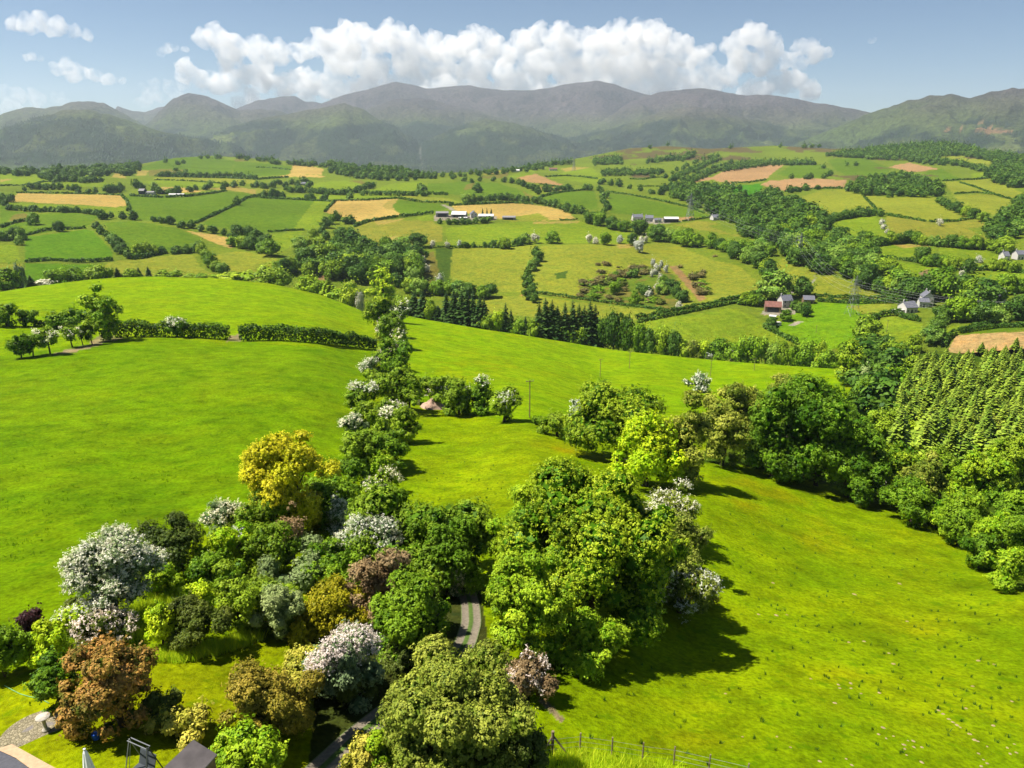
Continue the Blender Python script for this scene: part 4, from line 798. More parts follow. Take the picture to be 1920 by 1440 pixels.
row('in the hollow beside the tan strip', [(972,346),(982,350),(990,354),(1000,358),(1008,364)], 11)
row('on the hedge above the deep green field', [(1022,360),(1030,360),(1044,359),(1056,358),(1067,357),(1098,357),(1106,357)], 10)
row('above the yellow hillside', [(783,464)], 12)
row('along the hedge of the yellow hillside', [(812,463),(840,465),(862,463)], 6.5, 'haw', w=.8)
row('small along the hedge of the yellow hillside', [(873,464),(888,464),(910,464),(923,464),(932,464),(968,460),(976,461)], 6)
row('big and round on the yellow hillside hedge', [(946,467)], 13)
row('dark on the yellow hillside hedge', [(985,458),(1034,456)], 10)
row('white between the yellow fields', [(1005,456),(1104,455),(1117,457),(1162,456),(1202,455),(1210,454)], 6.5, 'haw', w=.75)
row('green between the yellow fields', [(985,455),(1134,459),(1186,459)], 9)
row('downhill from the white ones on the yellow field', [(1196,472)], 8, 'haw', w=.75)
row('in the bracken strip beside the valley wood', [(790,496),(800,509),(824,531)], 6, 'haw', w=.8)
row('in the hedge running down the yellow fields', [(1005,481),(1011,490),(1004,498),(998,507),(990,516),(985,526),(994,532),(988,538),(998,547),(1003,566),(993,560)], 7)
row('dividing the two deep green fields', [(1124,358),(1128,364),(1133,372),(1130,380),(1136,386),(1140,394),(1132,400)], 9)
row('along the track to the slate-roofed farm', [(1062,398),(1075,401),(1090,402),(1100,406),(1115,410),(1130,412)], 8)
row('in the long oak row below the slate-roofed farm', [(1105,420),(1125,424),(1148,430),(1170,434),(1196,440),(1225,446),(1232,452),(1255,453),(1268,456),(1288,462),(1308,464),(1334,466)], 12.5)
row('at the lower end of the long oak row', [(1350,468),(1364,472),(1376,478),(1390,474),(1408,476),(1425,478),(1440,480)], 13)
row('on the slope above the red-roofed cottage', [(1380,486),(1400,494),(1418,503),(1435,512),(1442,524)], 12)
row('big and round beside the track above the cottage', [(1453,562)], 15)
row('big and round on the right of the cottage track', [(1503,556)], 14)
row('alone in the bright field below the pylon', [(1622,633)], 11, mat='green')
row('on the rough knoll, white', [(1224,500),(1232,508),(1240,502),(1228,515),(1248,512),(1222,520),(1216,560),(1231,546),(1238,528),(1272,580)], 5.0, 'haw', w=.65)
row('on the rough knoll, green', [(1186,520),(1203,548),(1212,556),(1246,536),(1240,552),(1258,548),(1268,556),(1190,572),(1280,566),(1152,552)], 8)
row('white along the right valley fields', [(1835,494),(1802,519),(1652,422),(1655,430),(1662,440),(1762,424)], 5, 'haw', w=.85)
row('dotting the upper right pasture', [(1588,312),(1605,311),(1543,316),(1556,330),(1545,335),(1483,335),(1512,336),(1520,336)], 9)
row('on the edge of the tan field at the upper right', [(1444,360),(1455,362),(1482,362),(1495,360),(1510,358),(1533,356)], 9)
row('dark on the upper right skyline', [(1463,277),(1508,278),(1522,278),(1535,277),(1370,279),(1218,279),(1252,274)], 9)
row('round on the high pasture', [(1215,305),(1233,302),(1250,300),(1258,299),(1280,303),(1290,292),(1301,292),(1163,302),(1152,300)], 10)
row('below the high pasture', [(1142,324),(1168,322),(1178,324),(1190,327),(1203,325),(1222,324),(1240,324)], 10)
row('alone in the small field below the high pasture', [(1223,334)], 9)
row('dark and round left of the tan field', [(1259,352)], 12)
row('tall at the left tip of the tan field', [(1284,350),(1290,354),(1280,342)], 13)
row('on the slanting hedge of the high pasture', [(1250,334),(1262,326),(1280,318),(1300,308),(1320,300),(1345,294)], 8, dens=10)
row('on the hedge above the tan field', [(1290,338),(1310,328),(1335,318),(1370,308),(1430,306),(1480,306),(1520,307)], 9, dens=10)
row('round the barn in the bright green field', [(1318,352),(1328,352),(1340,354),(1352,356),(1362,352),(1372,358),(1386,356)], 9)
row('on the left bank of the right valley', [(1128,346),(1145,348),(1160,350),(1180,354),(1200,358),(1222,364),(1240,366)], 10)
row('in the hedge around the right valley field', [(1555,418),(1575,412),(1600,408),(1628,404),(1650,406)], 8, dens=10)
row('in the hedge below the right valley fields', [(1615,458),(1640,462),(1670,458),(1700,456),(1740,460),(1790,464),(1860,470)], 9, dens=13)
row('on the steep right hedge', [(1760,380),(1775,390),(1800,402),(1830,410),(1850,420)], 9, dens=11)
row('round in the low meadows on the right', [(1725,494),(1740,499),(1755,500),(1770,502),(1785,506),(1815,512),(1860,508),(1880,508),(1900,512)], 10)
row('in the meadow hedge near the right edge', [(1770,545),(1788,546),(1800,546),(1880,550),(1896,550),(1912,548)], 10)
row('tall behind the white houses', [(1820,578),(1838,578),(1760,560),(1710,560),(1722,562)], 15)
row('by the red-roofed cottage', [(1488,580),(1497,585),(1508,584),(1512,592),(1473,600),(1424,572),(1408,574),(1396,572),(1446,612)], 6.5)
row('by the two yellow hedges near the cottage', [(1390,572),(1420,562)], 5)
row('dark by the farm with white roofs', [(905,404),(913,404),(921,404)], 9, 'con')
row('in front of the farm with white roofs', [(825,420),(842,422),(855,421),(868,421),(880,420),(892,419),(905,418),(915,417)], 6)
row('on the top edge of the valley wood', [(562,468),(575,462),(590,450),(603,438),(612,428),(622,420),(632,414),(650,420),(658,420)], 10)
row('in the hedge left of the valley wood', [(520,512),(535,516),(550,510),(565,500),(575,488),(588,478),(600,466),(612,450)], 10)
row('at the foot of the valley slope', [(768,548),(785,552),(800,550),(820,552),(840,552),(862,554),(880,556),(905,558),(918,556)], 10)
# --- woods
woods('in the valley wood below the straw field', [(612,455),(655,432),(682,455),(705,466),(767,462),(787,482),(790,512),(767,525),(692,520),(655,515),(605,508),(560,512),(562,490),(585,475)], 12.5, 13)
woods('in the long right-hand wood', [(1240,352),(1300,346),(1330,352),(1400,372),(1440,362),(1500,375),(1520,390),(1545,420),(1570,445),(1610,465),(1650,485),(1680,510),(1690,525),(1716,540),(1690,545),(1620,527),(1560,507),(1500,490),(1470,480),(1450,455),(1395,442),(1385,420),(1340,398),(1290,380)], 12, 13)
woods('in the oval copse beside the tan field', [(1588,352),(1610,340),(1650,332),(1700,328),(1740,338),(1765,352),(1768,360),(1750,366),(1690,366),(1620,362),(1592,358)], 12, 14)
woods('on the wooded ridge at the upper right', [(1545,290),(1600,282),(1680,274),(1760,268),(1800,274),(1850,284),(1900,290),(1890,300),(1862,300),(1800,290),(1764,293),(1740,300),(1640,297)], 10, 11, .6, prio=.9)
woods('in the belt under the upper right meadow', [(1700,300),(1740,306),(1780,308),(1830,318),(1862,325),(1850,318),(1800,304),(1760,300)], 10, 13)
woods('in the dark wood at the right edge', [(1850,330),(1870,300),(1925,290),(1925,350),(1900,352),(1860,338)], 12, 15)
woods('on the slope at the right edge', [(1865,412),(1900,380),(1925,370),(1925,420),(1900,440),(1880,470),(1925,480),(1925,490),(1870,470),(1840,430)], 12, 14)
woods('in the valley bottom near the white houses', [(1735,590),(1800,575),(1880,580),(1925,570),(1925,592),(1860,604),(1800,610),(1750,632),(1735,620)], 11, 16)
woods('in the valley bottom left of the ploughed field', [(1600,640),(1660,630),(1720,632),(1760,610),(1765,640),(1740,655),(1640,650)], 10, 16)
woods('on the dark left skyline', [(-20,322),(100,318),(200,312),(260,308),(262,316),(250,326),(200,326),(130,330),(0,326)], 11, 12, .7, prio=.9)
woods('in the dark wood below the mountains', [(480,302),(560,306),(640,308),(740,316),(800,326),(830,330),(760,336),(690,334),(650,330),(620,322),(610,312),(540,308)], 11, 11, .6, 'mixed', prio=.9)
woods('along the middle skyline', [(830,328),(900,322),(960,316),(1020,308),(1060,302),(1080,304),(1010,318),(940,324),(860,332)], 9, 14, .7)
woods('on the far green hilltop', [(360,293),(440,292),(520,300),(520,304),(440,297),(370,296)], 9, 14, .7, 'mixed')
woods('in the ravine wood beside the plantation', [(1590,655),(1640,645),(1690,662),(1680,700),(1665,740),(1660,790),(1640,820),(1622,780),(1604,720)], 9, 8.5, prio=.3)
for q in ([(1130,322),(1240,320),(1240,326),(1130,328)], [(1250,336),(1290,318),(1345,296),(1352,299),(1300,322),(1262,338)], [(1290,340),(1340,318),(1400,306),(1520,304),(1530,308),(1440,310),(1340,322),(1300,342)], [(1110,300),(1160,296),(1170,306),(1115,310)], [(1210,303),(1300,292),(1300,296),(1215,306)]): woods('in the belts of the high pasture', q, 8.5, 9, .7, prio=.8)
# gorse on the rough knoll
for i, (u, v, w_) in enumerate([(1122,497,12),(1137,497,22),(1127,512,18),(1159,502,8),(1275,502,12),(1318,512,14),(1300,525,26),(1308,540,28),(1316,553,26),(1095,533,26),(1110,537,24),(1130,527,26),(1150,524,24),(1170,518,24),(1192,508,26),(1206,505,22),(1095,548,20),(1088,556,16),(1340,482,12),(1312,520,24),(1150,538,14),(1170,545,16),(1120,552,14),(1142,560,16),(1236,566,12),(1160,565,16)]):
    add_tree(u, v, 2.4*w_/16, 'leafy', 'gorse', 'brown gorse bush on the rough knoll', 'gorse bushes on the rough knoll', 'gorse_bush', 1.9, 2)
for k in range(64):
    f = pr.random()
    if k < 38: u = 1088+f*150; v = float(np.interp(u, [1088,1135,1195,1225,1240], [532,521,501,503,512]))+pr.uniform(0, 9+20*pr.random())
    elif k < 52: u = 1300+f*26+pr.normal(0, 3); v = 515+f*40+pr.normal(0, 4)
    else: u = 1095+f*150; v = 548+f*18+pr.uniform(-4, 8)
    add_tree(u, v, pr.uniform(1.8, 3.2), 'leafy', pr.choice(['gorse', 'dusky', 'deep']), 'brown gorse bush on the rough knoll', 'gorse bushes on the rough knoll', 'gorse_bush', 2.0, 2)
# --- tree belt right behind the near field: u, width, top, kind, leaf
BELT = [(757,26,555,'leafy','green'),(778,24,547,'con','conifer'),(794,22,545,'con','conifer'),(808,22,560,'leafy','green'),(822,24,572,'con','conifer'),(838,22,545,'con','conifer'),(852,22,540,'con','conifer'),(866,22,548,'con','conifer'),(876,20,541,'con','conifer'),(888,20,542,'con','conifer'),(900,20,556,'con','conifer'),(914,30,590,'leafy','green'),(908,16,554,'con','conifer'),(934,26,585,'leafy','fresh'),(948,18,566,'con','conifer'),(958,16,578,'con','conifer'),(972,28,600,'leafy','deep'),(985,18,592,'con','conifer'),(1000,26,598,'leafy','green'),(1010,20,562,'con','conifer'),(1022,20,556,'con','conifer'),(1034,20,560,'con','conifer'),(1044,20,572,'con','conifer'),(1058,20,565,'con','conifer'),(1072,20,560,'con','conifer'),(1084,18,568,'con','conifer'),(1094,18,572,'con','conifer'),(1104,18,562,'con','conifer'),(1114,18,568,'con','conifer'),(1060,26,610,'leafy','deep'),(1090,28,612,'leafy','green'),(1128,30,598,'leafy','farleaf'),(1150,30,592,'leafy','farleaf'),(1172,30,600,'leafy','hedgeleaf'),(1192,28,608,'leafy','deep'),(1212,26,618,'leafy','farleaf'),(1240,30,614,'leafy','green'),(1258,28,622,'leafy','farleaf'),(1278,28,634,'leafy','green'),(1300,30,636,'leafy','olive'),(1318,24,640,'leafy','fresh'),(1350,36,632,'leafy','deep'),(1390,34,636,'leafy','deep'),(1418,36,632,'leafy','deep'),(1446,26,642,'leafy','farlight'),(1464,26,646,'leafy','green'),(1486,24,648,'leafy','deep'),(1510,40,636,'leafy','deep'),(1548,40,656,'leafy','deep'),(1535,26,638,'leafy','green'),(1576,26,648,'leafy','green'),(1332,18,655,'haw','bloom'),(1372,10,654,'haw','bloom'),(896,12,592,'haw','bloom'),
 (640,40,540,'leafy','fresh'),(660,38,528,'leafy','oak'),(676,14,546,'haw','bloom'),(618,30,520,'con','green'),(600,30,524,'leafy','fresh'),(580,34,520,'leafy','fresh'),(508,50,496,'leafy','green'),(530,30,510,'leafy','green'),(460,34,515,'leafy','fresh'),(430,46,512,'leafy','oak'),(405,30,516,'leafy','fresh'),(375,22,514,'leafy','deep'),(355,20,514,'leafy','green'),(325,24,510,'leafy','green'),(305,24,508,'leafy','green'),(280,16,498,'con','conifer'),(262,16,500,'con','conifer'),(252,20,507,'leafy','green'),(240,18,508,'leafy','green'),(222,14,500,'con','conifer'),(205,20,502,'leafy','green'),(182,36,496,'leafy','green'),(142,34,504,'leafy','deep'),(110,36,505,'leafy','deep'),(84,26,525,'haw','bloom'),(60,18,515,'con','conifer'),(42,18,492,'leafy','greygreen'),(15,44,508,'leafy','deep'),(-20,50,505,'leafy','deep')]
bl = 'behind the hill crest on the left'; br_ = 'in the belt behind the far edge of the near field'
BELT.sort(); nl = nr_ = 0
for u, wpx, vt_, kind, mat in BELT:
    va_ = float(vA(u)); q = Vector(PA(np.array(float(u)), np.array(va_))).lerp(Vector(PB(np.array(float(u)), np.array(va_+6))), .5 if u < 700 else .62); p = Vector((q.x, q.y, zg(q.x, q.y))); t = p.y*CP-p.z*SP
    dx_, dy_, dz_ = [float(q) for q in ray(u, vt_)]; H = max(2.5, dz_/dy_*p.y-p.z)
    nm = {'leafy': 'broad tree', 'con': 'dark conifer', 'haw': 'white hawthorn'}[kind]
    lf_ = u < 690; sec = ('behind the left hill crest' if u < 690 else 'in the belt beyond the near field')
    TREES.append(dict(p=p, H=H, t=t, kind=kind, mat=mat, label=(nm, sec), group=nm+'s '+sec, name={'leafy': 'broadleaf_tree', 'con': 'conifer_tree', 'haw': 'hawthorn'}[kind], w=(wpx*t/F)/(H*.9) if kind != 'con' else max(1.5, (wpx*t/F)/(H*.24))*pr.uniform(.85, 1.25), px=99, u=u))
from collections import defaultdict
by = defaultdict(list)
for T in TREES:
    if isinstance(T['label'], tuple): by[T['label']].append(T)
TENS = {20: 'twentieth', 30: 'thirtieth', 40: 'fortieth'}
def ordinal(k):
    base = ORD+['fifteenth','sixteenth','seventeenth','eighteenth','nineteenth']
    if k < 19: return base[k]
    n = k+1
    return TENS[n] if n % 10 == 0 else {2: 'twenty', 3: 'thirty', 4: 'forty'}[n//10]+'-'+base[n % 10-1]
for (nm, sec), L in by.items():
    for k, T in enumerate(sorted(L, key=lambda T: T['u'])): T['label'] = f'{ordinal(k)} {nm} from the left {sec}'
TREES.sort(key=lambda T: -T['px'])
def wants(T): return T['name'] != 'broadleaf_tree'
cnt = defaultdict(int); mass = []
LIMIT = {'broadleaf_tree': 285, 'conifer_tree': 100, 'hawthorn': 100, 'gorse_bush': 100}
CON_ONLY = 0
for T in TREES:
    if cnt[T['name']] >= LIMIT[T['name']] or (T['px'] < 4.5): mass.append(T); continue
    cnt[T['name']] += 1
    con = T['kind'] == 'con'; hp = T['H']*F/T['t']
    k = ('con' if hp > 14 else 'con_far') if con else ('mid' if hp > 17 else 'far' if hp > 7 else 'vfar')
    i = int(pr.integers(len(PV[k]))); s = T['H']/(1.0 if con else 2.1)
    sc = (s*T['w'], s*T['w'], s)
    me = pmesh(k, i, T['mat'])
    if hp > 24:
        o = empty(T['name'], T['p'], T['label'], 'tree', T['group'], pr.uniform(0, 6.28)); o.scale = sc
        link('crown', me, None, o); link('trunk', ptrunk(con), None, o)
    else:
        o = link(T['name'], me, None, None, T['p']); o.scale = sc; o.rotation_euler = (0, 0, pr.uniform(0, 6.28)); tag(o, T['label'], 'bush' if T['name'] == 'gorse_bush' else 'tree', T['group'])
print('trees', dict(cnt), 'mass', len(mass))
VS, QS, TS, nb_ = [], [], [], 0
for T in mass:
    con = T['kind'] == 'con'; hp = T['H']*F/T['t']
    V, Q, tone = PV['con_far' if con else ('far' if hp > 7.5 else 'vfar')][int(pr.integers(2))]
    a_ = pr.uniform(0, 6.28); s = T['H']/(1.0 if con else 2.1); c_, s_ = math.cos(a_), math.sin(a_)
    Rm = np.array([[c_, s_, 0], [-s_, c_, 0], [0, 0, 1]])*np.array([T['w'], T['w'], 1])*s
    VS.append(V@Rm+np.array(T['p'])); QS.append(Q+nb_); TS.append(np.clip(tone+pr.normal(-.05, .16), 0, 1)); nb_ += len(V)
tag(link('woodland', np_mesh('woodland', np.concatenate(VS), np.concatenate(QS), tone=np.concatenate(TS)), FM['farleaf']), 'mass of small dark trees filling the far woods and hedgerows', 'woodland', kind='stuff')
# --- conifer plantation on the right slope
PLANT = [(1712,652),(1800,648),(1940,642),(1940,800),(1860,812),(1790,800),(1740,790),(1690,775),(1680,740),(1696,705)]
n = 0; SP_ = []
for v in np.arange(646, 815, 8.0):
    k = 1+.25*(v-646)/170
    for u in np.arange(1640+((v*7) % 17), 1945, 16.0*k):
        uu_, vv_ = u+pr.normal(0, 9), v+pr.normal(0, 6)
        if not inpoly(np.array([uu_]), np.array([vv_]), PLANT)[0]: continue
        H = pr.choice([pr.uniform(5, 8), pr.uniform(8, 12), pr.uniform(9, 13)]); dx_, dy_, dz_ = [float(q) for q in ray(uu_, vv_)]; lo, hi = 40.0, 700.0   # the given pixel is the tip of the tree
        for _ in range(22):
            t = (lo+hi)/2
            if dz_*t-zg(dx_*t, dy_*t) > H: lo = t
            else: hi = t
        SP_.append((Vector((dx_*t, dy_*t, zg(dx_*t, dy_*t))), H))
SP_ = SP_[::max(1, len(SP_)//290)] if len(SP_) > 580 else SP_[-298:]
for p, H in SP_:
    k = pmesh('con', int(pr.integers(3)), pr.choice(['spruce', 'spruce', 'spruce2']))
    o = empty('plantation_conifer', p, 'slim yellow-green conifer among the others in the dense plantation on the right slope', 'plantation conifer', 'conifers of the plantation on the right slope', pr.uniform(0, 6.28)); s = (H*.6+4)*pr.uniform(1.5, 2.3); o.scale = (s, s, H)
    link('crown', k, None, o); link('trunk', ptrunk(True), None, o); n += 1
print('plantation', n)
# --- field hedges
FH = [('dark hedge along the top of the straw strip on the far left',[(30,362),(130,363),(228,367)],2),('short curved hedge at the right end of the straw strip',[(228,367),(238,378),(243,390),(240,396)],3),
('hedge from the far left farm along the wide green field',[(244,368),(300,371),(352,369),(400,363),(425,359)],3),('dark diagonal hedge across the wide green fields',[(366,420),(400,404),(440,386),(462,372),(490,366)],2.6),
('hedge on top of the split deep green field',[(480,370),(520,373),(560,375),(620,378)],2.8),('short hedge at the left end of the middle straw field',[(628,377),(618,388),(609,398)],2.6),('hedge above the middle straw field',[(630,377),(690,376),(745,372),(790,379),(850,381)],2.4),
('curved hedge under the middle straw field',[(664,426),(690,416),(740,408),(780,404),(812,400)],3),('hedge along the top of the large straw field',[(842,386),(900,383),(960,381),(1000,383)],2.8),('broken hedge under the large straw field',[(1050,414),(1082,413)],2),
('hedge on the yellow hillside under the farm meadow',[(820,464),(880,464),(940,466),(980,461)],1.8),('hedge along the foot of the deep green left field',[(502,436),(540,433),(570,432)],2),
('thin hedge of the pale left field',[(50,442),(80,434),(100,432),(160,428)],2.6),('hedge under the bright green left field',[(48,492),(100,488),(150,492),(212,488)],2.4),('hedge at the top left of the pale field',[(0,427),(25,419),(50,414),(60,412)],2.6),
('dark thick hedge right of the bright left fields',[(245,486),(270,484),(308,476)],4),('thin upper left field hedge',[(0,349),(40,348),(62,346),(82,341),(105,341)],2),('hedge on the split line of the far meadow',[(290,338),(340,339),(370,341),(420,345)],2),
('upper hedge of the twin hedges above the slate-roofed farm',[(1140,360),(1180,366),(1230,375),(1290,389),(1320,400)],2.2),('lower hedge of the deep green field above the long oak row',[(1010,371),(1035,364),(1060,360),(1095,357)],2.6),
('left hedge of the sunken lane below the knoll',[(1190,598),(1230,592),(1276,582),(1320,574),(1360,565),(1400,556),(1440,546)],2.6),('right hedge of the sunken lane below the knoll',[(1195,605),(1240,597),(1285,588),(1330,578),(1380,569),(1425,560)],2.6),
('brown bank hedge at the foot of the knoll',[(1000,548),(1050,555),(1090,561),(1135,567),(1190,575),(1255,583)],1.6),('upper hedge of the lane behind the pylon',[(1525,556),(1580,559),(1640,561),(1700,562)],2.4),('lower hedge of the lane behind the pylon',[(1532,565),(1590,568),(1650,568),(1700,568)],2.6),
('hedge along the foot of the right-hand wood',[(1610,534),(1640,545),(1670,556),(1705,562)],2.6),('curved hedge round the small field near the white houses',[(1632,602),(1650,593),(1680,589),(1700,597),(1725,602)],3),('hedge slanting down from the caravan',[(1432,613),(1450,622),(1472,634),(1494,645)],3),
('hedge above the ploughed field',[(1795,624),(1840,617),(1880,613),(1930,612)],2.6),('hedge at the left end of the ploughed field',[(1768,652),(1775,638),(1790,626)],3),('curved hedge of the meadow above the ploughed field',[(1800,622),(1830,612),(1870,604),(1930,597)],2.2),
('short hedge in the upper yellow fields on the right',[(1620,370),(1632,382),(1643,393)],2),('hedge between the two yellow valley fields',[(1660,403),(1690,408),(1735,416)],2.4),('hedge in front of the steep right fields',[(1742,417),(1790,416),(1838,408)],2.4),
('hedge crossing the highest yellow field',[(1790,364),(1830,362),(1862,365)],2.2),('thin hedge sloping down the highest yellow field',[(1800,343),(1825,350),(1850,360),(1880,370),(1898,375)],1.8),('hedge above the highest yellow field',[(1768,340),(1800,338),(1830,337),(1858,334)],2.4),
('thick hedge on the upper side of the right valley field',[(1552,418),(1580,412),(1610,405),(1642,399)],4.5),('thick hedge below the right valley fields',[(1612,456),(1640,462),(1662,460),(1672,452),(1740,458),(1800,462),(1862,468)],5),('hedge on the meadow slope at the right',[(1652,485),(1690,488),(1728,494)],2.8),
('hedge at the lower right meadow',[(1820,522),(1850,529),(1875,535)],2.2),('hedge dividing the far right meadow',[(1800,506),(1830,508),(1870,506),(1925,514)],3.5),('hedge left of the pale tan strip',[(1010,345),(1040,350),(1060,352)],2),('double hedge on the small field right of the tan strip',[(1022,332),(1060,330),(1090,332),(1120,336)],2.6),
('hedge under the small field of the high pasture',[(1180,336),(1205,337),(1230,333),(1250,333)],2.2),('thin hedge under the round tree of the high pasture',[(1195,350),(1225,350),(1260,352),(1280,354)],2),('hedge below the tan field beside the barn',[(1370,343),(1400,343),(1435,338)],2.4),
('hedge under the lower tan field',[(1472,360),(1510,356),(1545,354),(1580,354)],3),('farm hedge right of the slate-roofed farm',[(1280,416),(1310,412),(1340,408)],2.4),('hedge at the foot of the far green hill',[(290,331),(350,333),(420,334),(480,337),(540,333)],3.5),('hedge across the far green hill slope',[(480,314),(510,315),(545,319)],2),('hedge in the middle distance above the farm meadow',[(660,362),(720,363),(780,364),(840,366)],4)]
for lab, pts, H in FH: hedge(lab, pts, H*.95, H*.8, 'farleaf', None, 1.25, bumpy=.5)
# ================================================================ built things
print('things', time.time()-_T0)
def depth(p): return p.y*CP-p.z*SP
def at_z(u, v, z):
    dx, dy, dz = [float(q) for q in ray(u, v)]; t = z/dz; return Vector((dx*t, dy*t, z))
def drape(u, v, dz=.03):
    p = gpt(u, v); return Vector((p.x, p.y, zg(p.x, p.y)+dz))
STONE = plain('stone', alb(206,196,178), .9, var=.3, scale=6, bump=.02); WOOD = plain('weathered_wood', alb(150,130,104), .85, var=.35, scale=5); STEEL = plain('grey_steel', alb(150,152,154), .5, .4, .15)
WHITEW = plain('white_render', alb(232,226,214, .38), .8, var=.08); SLATE = plain('slate', alb(120,120,130), .6, var=.3, scale=1.2); REDROOF = plain('rusty_red_roof', alb(142,96,84), .8, var=.3, scale=.8); PALE = plain('pale_sheet_roof', alb(214,212,206, .5), .5, var=.12, scale=.5)
GREYB = plain('grey_sheet', alb(146,142,142), .7, var=.2, scale=.5); DARKM = plain('dark_surface_and_shade', (.02,.02,.024), .8); GLASS = plain('window_glass', (.03,.035,.045), .15, spec=.6); FABW = plain('white_canvas', (.78,.78,.80), .8, var=.06); FABD = plain('dark_mesh_fabric', (.03,.035,.04), .8); BLUE = plain('blue_plastic', (.02,.08,.35), .4); BROWNW = plain('brown_stone', alb(150,124,98), .9, var=.3, scale=1); TYRE = plain('rubber', (.02,.02,.02), .8); HOSE = plain('green_hose', alb(130,190,120), .5)
# lane: two gravel wheel tracks with grass between
LANEP = [(575,1475),(604,1441),(660,1388),(716,1342),(756,1312),(805,1272),(848,1237),(872,1207),(884,1168),(882,1132),(872,1098),(850,1050),(800,1000),(760,970)]
pp = []
for (a, b), (c, d) in zip(LANEP[:-1], LANEP[1:]):
    for i in range(10): pp.append((a+(c-a)*i/10, b+(d-b)*i/10))
cl = [gpt(*q) for q in pp]
for _ in range(6): cl = [cl[0]]+[(cl[i-1]+cl[i]*2+cl[i+1])/4 for i in range(1, len(cl)-1)]+[cl[-1]]
NX = 15; Vl = []; Cl = []
for i, p in enumerate(cl):
    d = (cl[min(i+1, len(cl)-1)]-cl[max(i-1, 0)]); d.z = 0; d.normalize(); s = Vector((-d.y, d.x, 0))
    for j in range(NX):
        x = (j/(NX-1)-.5)*2; q = p+s*x*.72; Vl.append((q.x, q.y, zg(q.x, q.y)+.05-.03*(abs(abs(x)-.52) < .25)))
        Cl.append(alb(176,162,136) if .24 < abs(x) < .86 else alb(104,140,30))
idx = np.arange(len(cl)*NX).reshape(-1, NX); Ql = np.stack([idx[:-1, :-1], idx[:-1, 1:], idx[1:, 1:], idx[1:, :-1]], -1).reshape(-1, 4)
t = NT('gravel_lane'); g = t.n('ShaderNodeNewGeometry').outputs['Position']; vc = t.n('ShaderNodeAttribute', attribute_name='Col').outputs['Color']
c = t.mix(1, vc, t.ramp(t.noise(g, 5, 5, .7), [(.3, .6), (.7, 1.25)]), 'MULTIPLY')
tag(link('path', np_mesh('path', Vl, Ql, True, None, Cl), t.done(t.n('ShaderNodeBsdfPrincipled', {'Base Color': c, 'Roughness': .9}).outputs[0])), kind='structure')
# cobbled circle, garden path and tarmac drive in the corner
cc_ = drape(70, 1379, 0); m = MB(); RR = 1.62
vs = [(0, 0, .06)]; n = 40
for rad in (RR*.34, RR*.67, RR): vs += [(math.cos(k*2*math.pi/n)*rad, math.sin(k*2*math.pi/n)*rad, .06) for k in range(n)]
vs += [(math.cos(k*2*math.pi/n)*RR, math.sin(k*2*math.pi/n)*RR, -.3) for k in range(n)]
fs = [(0, 1+k, 1+(k+1) % n) for k in range(n)]
for q in range(3): fs += [(1+q*n+k, 1+(q+1)*n+k, 1+(q+1)*n+(k+1) % n, 1+q*n+(k+1) % n) for k in range(n)]
m.add(vs, fs)
t = NT('cobbles'); oc = t.n('ShaderNodeTexCoord').outputs['Object']
vo = t.n('ShaderNodeTexVoronoi', {'Vector': oc, 'Scale': 7.5}, feature='DISTANCE_TO_EDGE').outputs['Distance']; vo2 = t.n('ShaderNodeTexVoronoi', {'Vector': oc, 'Scale': 7.5}).outputs['Color']
stc = t.mix(1, alb(214,198,156), t.ramp(t.n('ShaderNodeSeparateColor', {0: vo2}).outputs[0], [(0, .6), (1, 1.15)]), 'MULTIPLY'); c = t.mix(t.ramp(vo, [(.02, 0), (.10, 1)]), alb(120,110,66), stc)
rd = t.n('ShaderNodeVectorMath', {0: oc}, operation='LENGTH').outputs['Value']; band = t.ramp(rd, [(.52, 0), (.56, 1), (.78, 1), (.82, 0)])
c = t.mix(t.math('MULTIPLY', band, t.ramp(t.noise(oc, 1.2, 2), [(.5, 0), (.56, 1)])), c, alb(170,160,150))
bp_ = t.n('ShaderNodeBump', {'Height': vo, 'Strength': .8, 'Distance': .05}).outputs[0]
tag(m.build('paving', t.done(t.n('ShaderNodeBsdfPrincipled', {'Base Color': c, 'Roughness': .85, 'Normal': bp_}).outputs[0]), None, False, cc_), kind='structure')
def sheet(name, px, mat, dz):
    m = MB(); P = [drape(*q, dz) for q in px]; m.add(P, [tuple(range(len(P)))]); o = m.build(name, mat); return tag(o, kind='structure')
def strip(name, L, Rr, mat, dz):
    m = MB(); n = len(L); P = []
    for i in range(len(L)-1):
        for k in range(8):
            f = k/8; P.append(((L[i][0]*(1-f)+L[i+1][0]*f, L[i][1]*(1-f)+L[i+1][1]*f), (Rr[i][0]*(1-f)+Rr[i+1][0]*f, Rr[i][1]*(1-f)+Rr[i+1][1]*f)))
    P.append((L[-1], Rr[-1])); V = []
    for a, b in P:
        for j in range(5): V.append(drape(a[0]+(b[0]-a[0])*j/4, a[1]+(b[1]-a[1])*j/4, dz))
    m.add(V, [(i*5+j, i*5+j+1, (i+1)*5+j+1, (i+1)*5+j) for i in range(len(P)-1) for j in range(4)]); return tag(m.build(name, mat), kind='structure')
strip('footpath', [(-40,1366),(0,1385),(48,1412),(110,1446),(150,1475)], [(-60,1390),(0,1410),(30,1424),(60,1446),(90,1475)], plain('sandy_paving', alb(206,172,136), .9, var=.2, scale=5), .08)
strip('driveway', [(-60,1389),(0,1410),(30,1424.5),(60,1446),(90,1475)], [(-150,1475),(-100,1475),(-60,1475),(-30,1475),(0,1475)], plain('tarmac', alb(92,92,98), .85, var=.25, scale=8), .06)
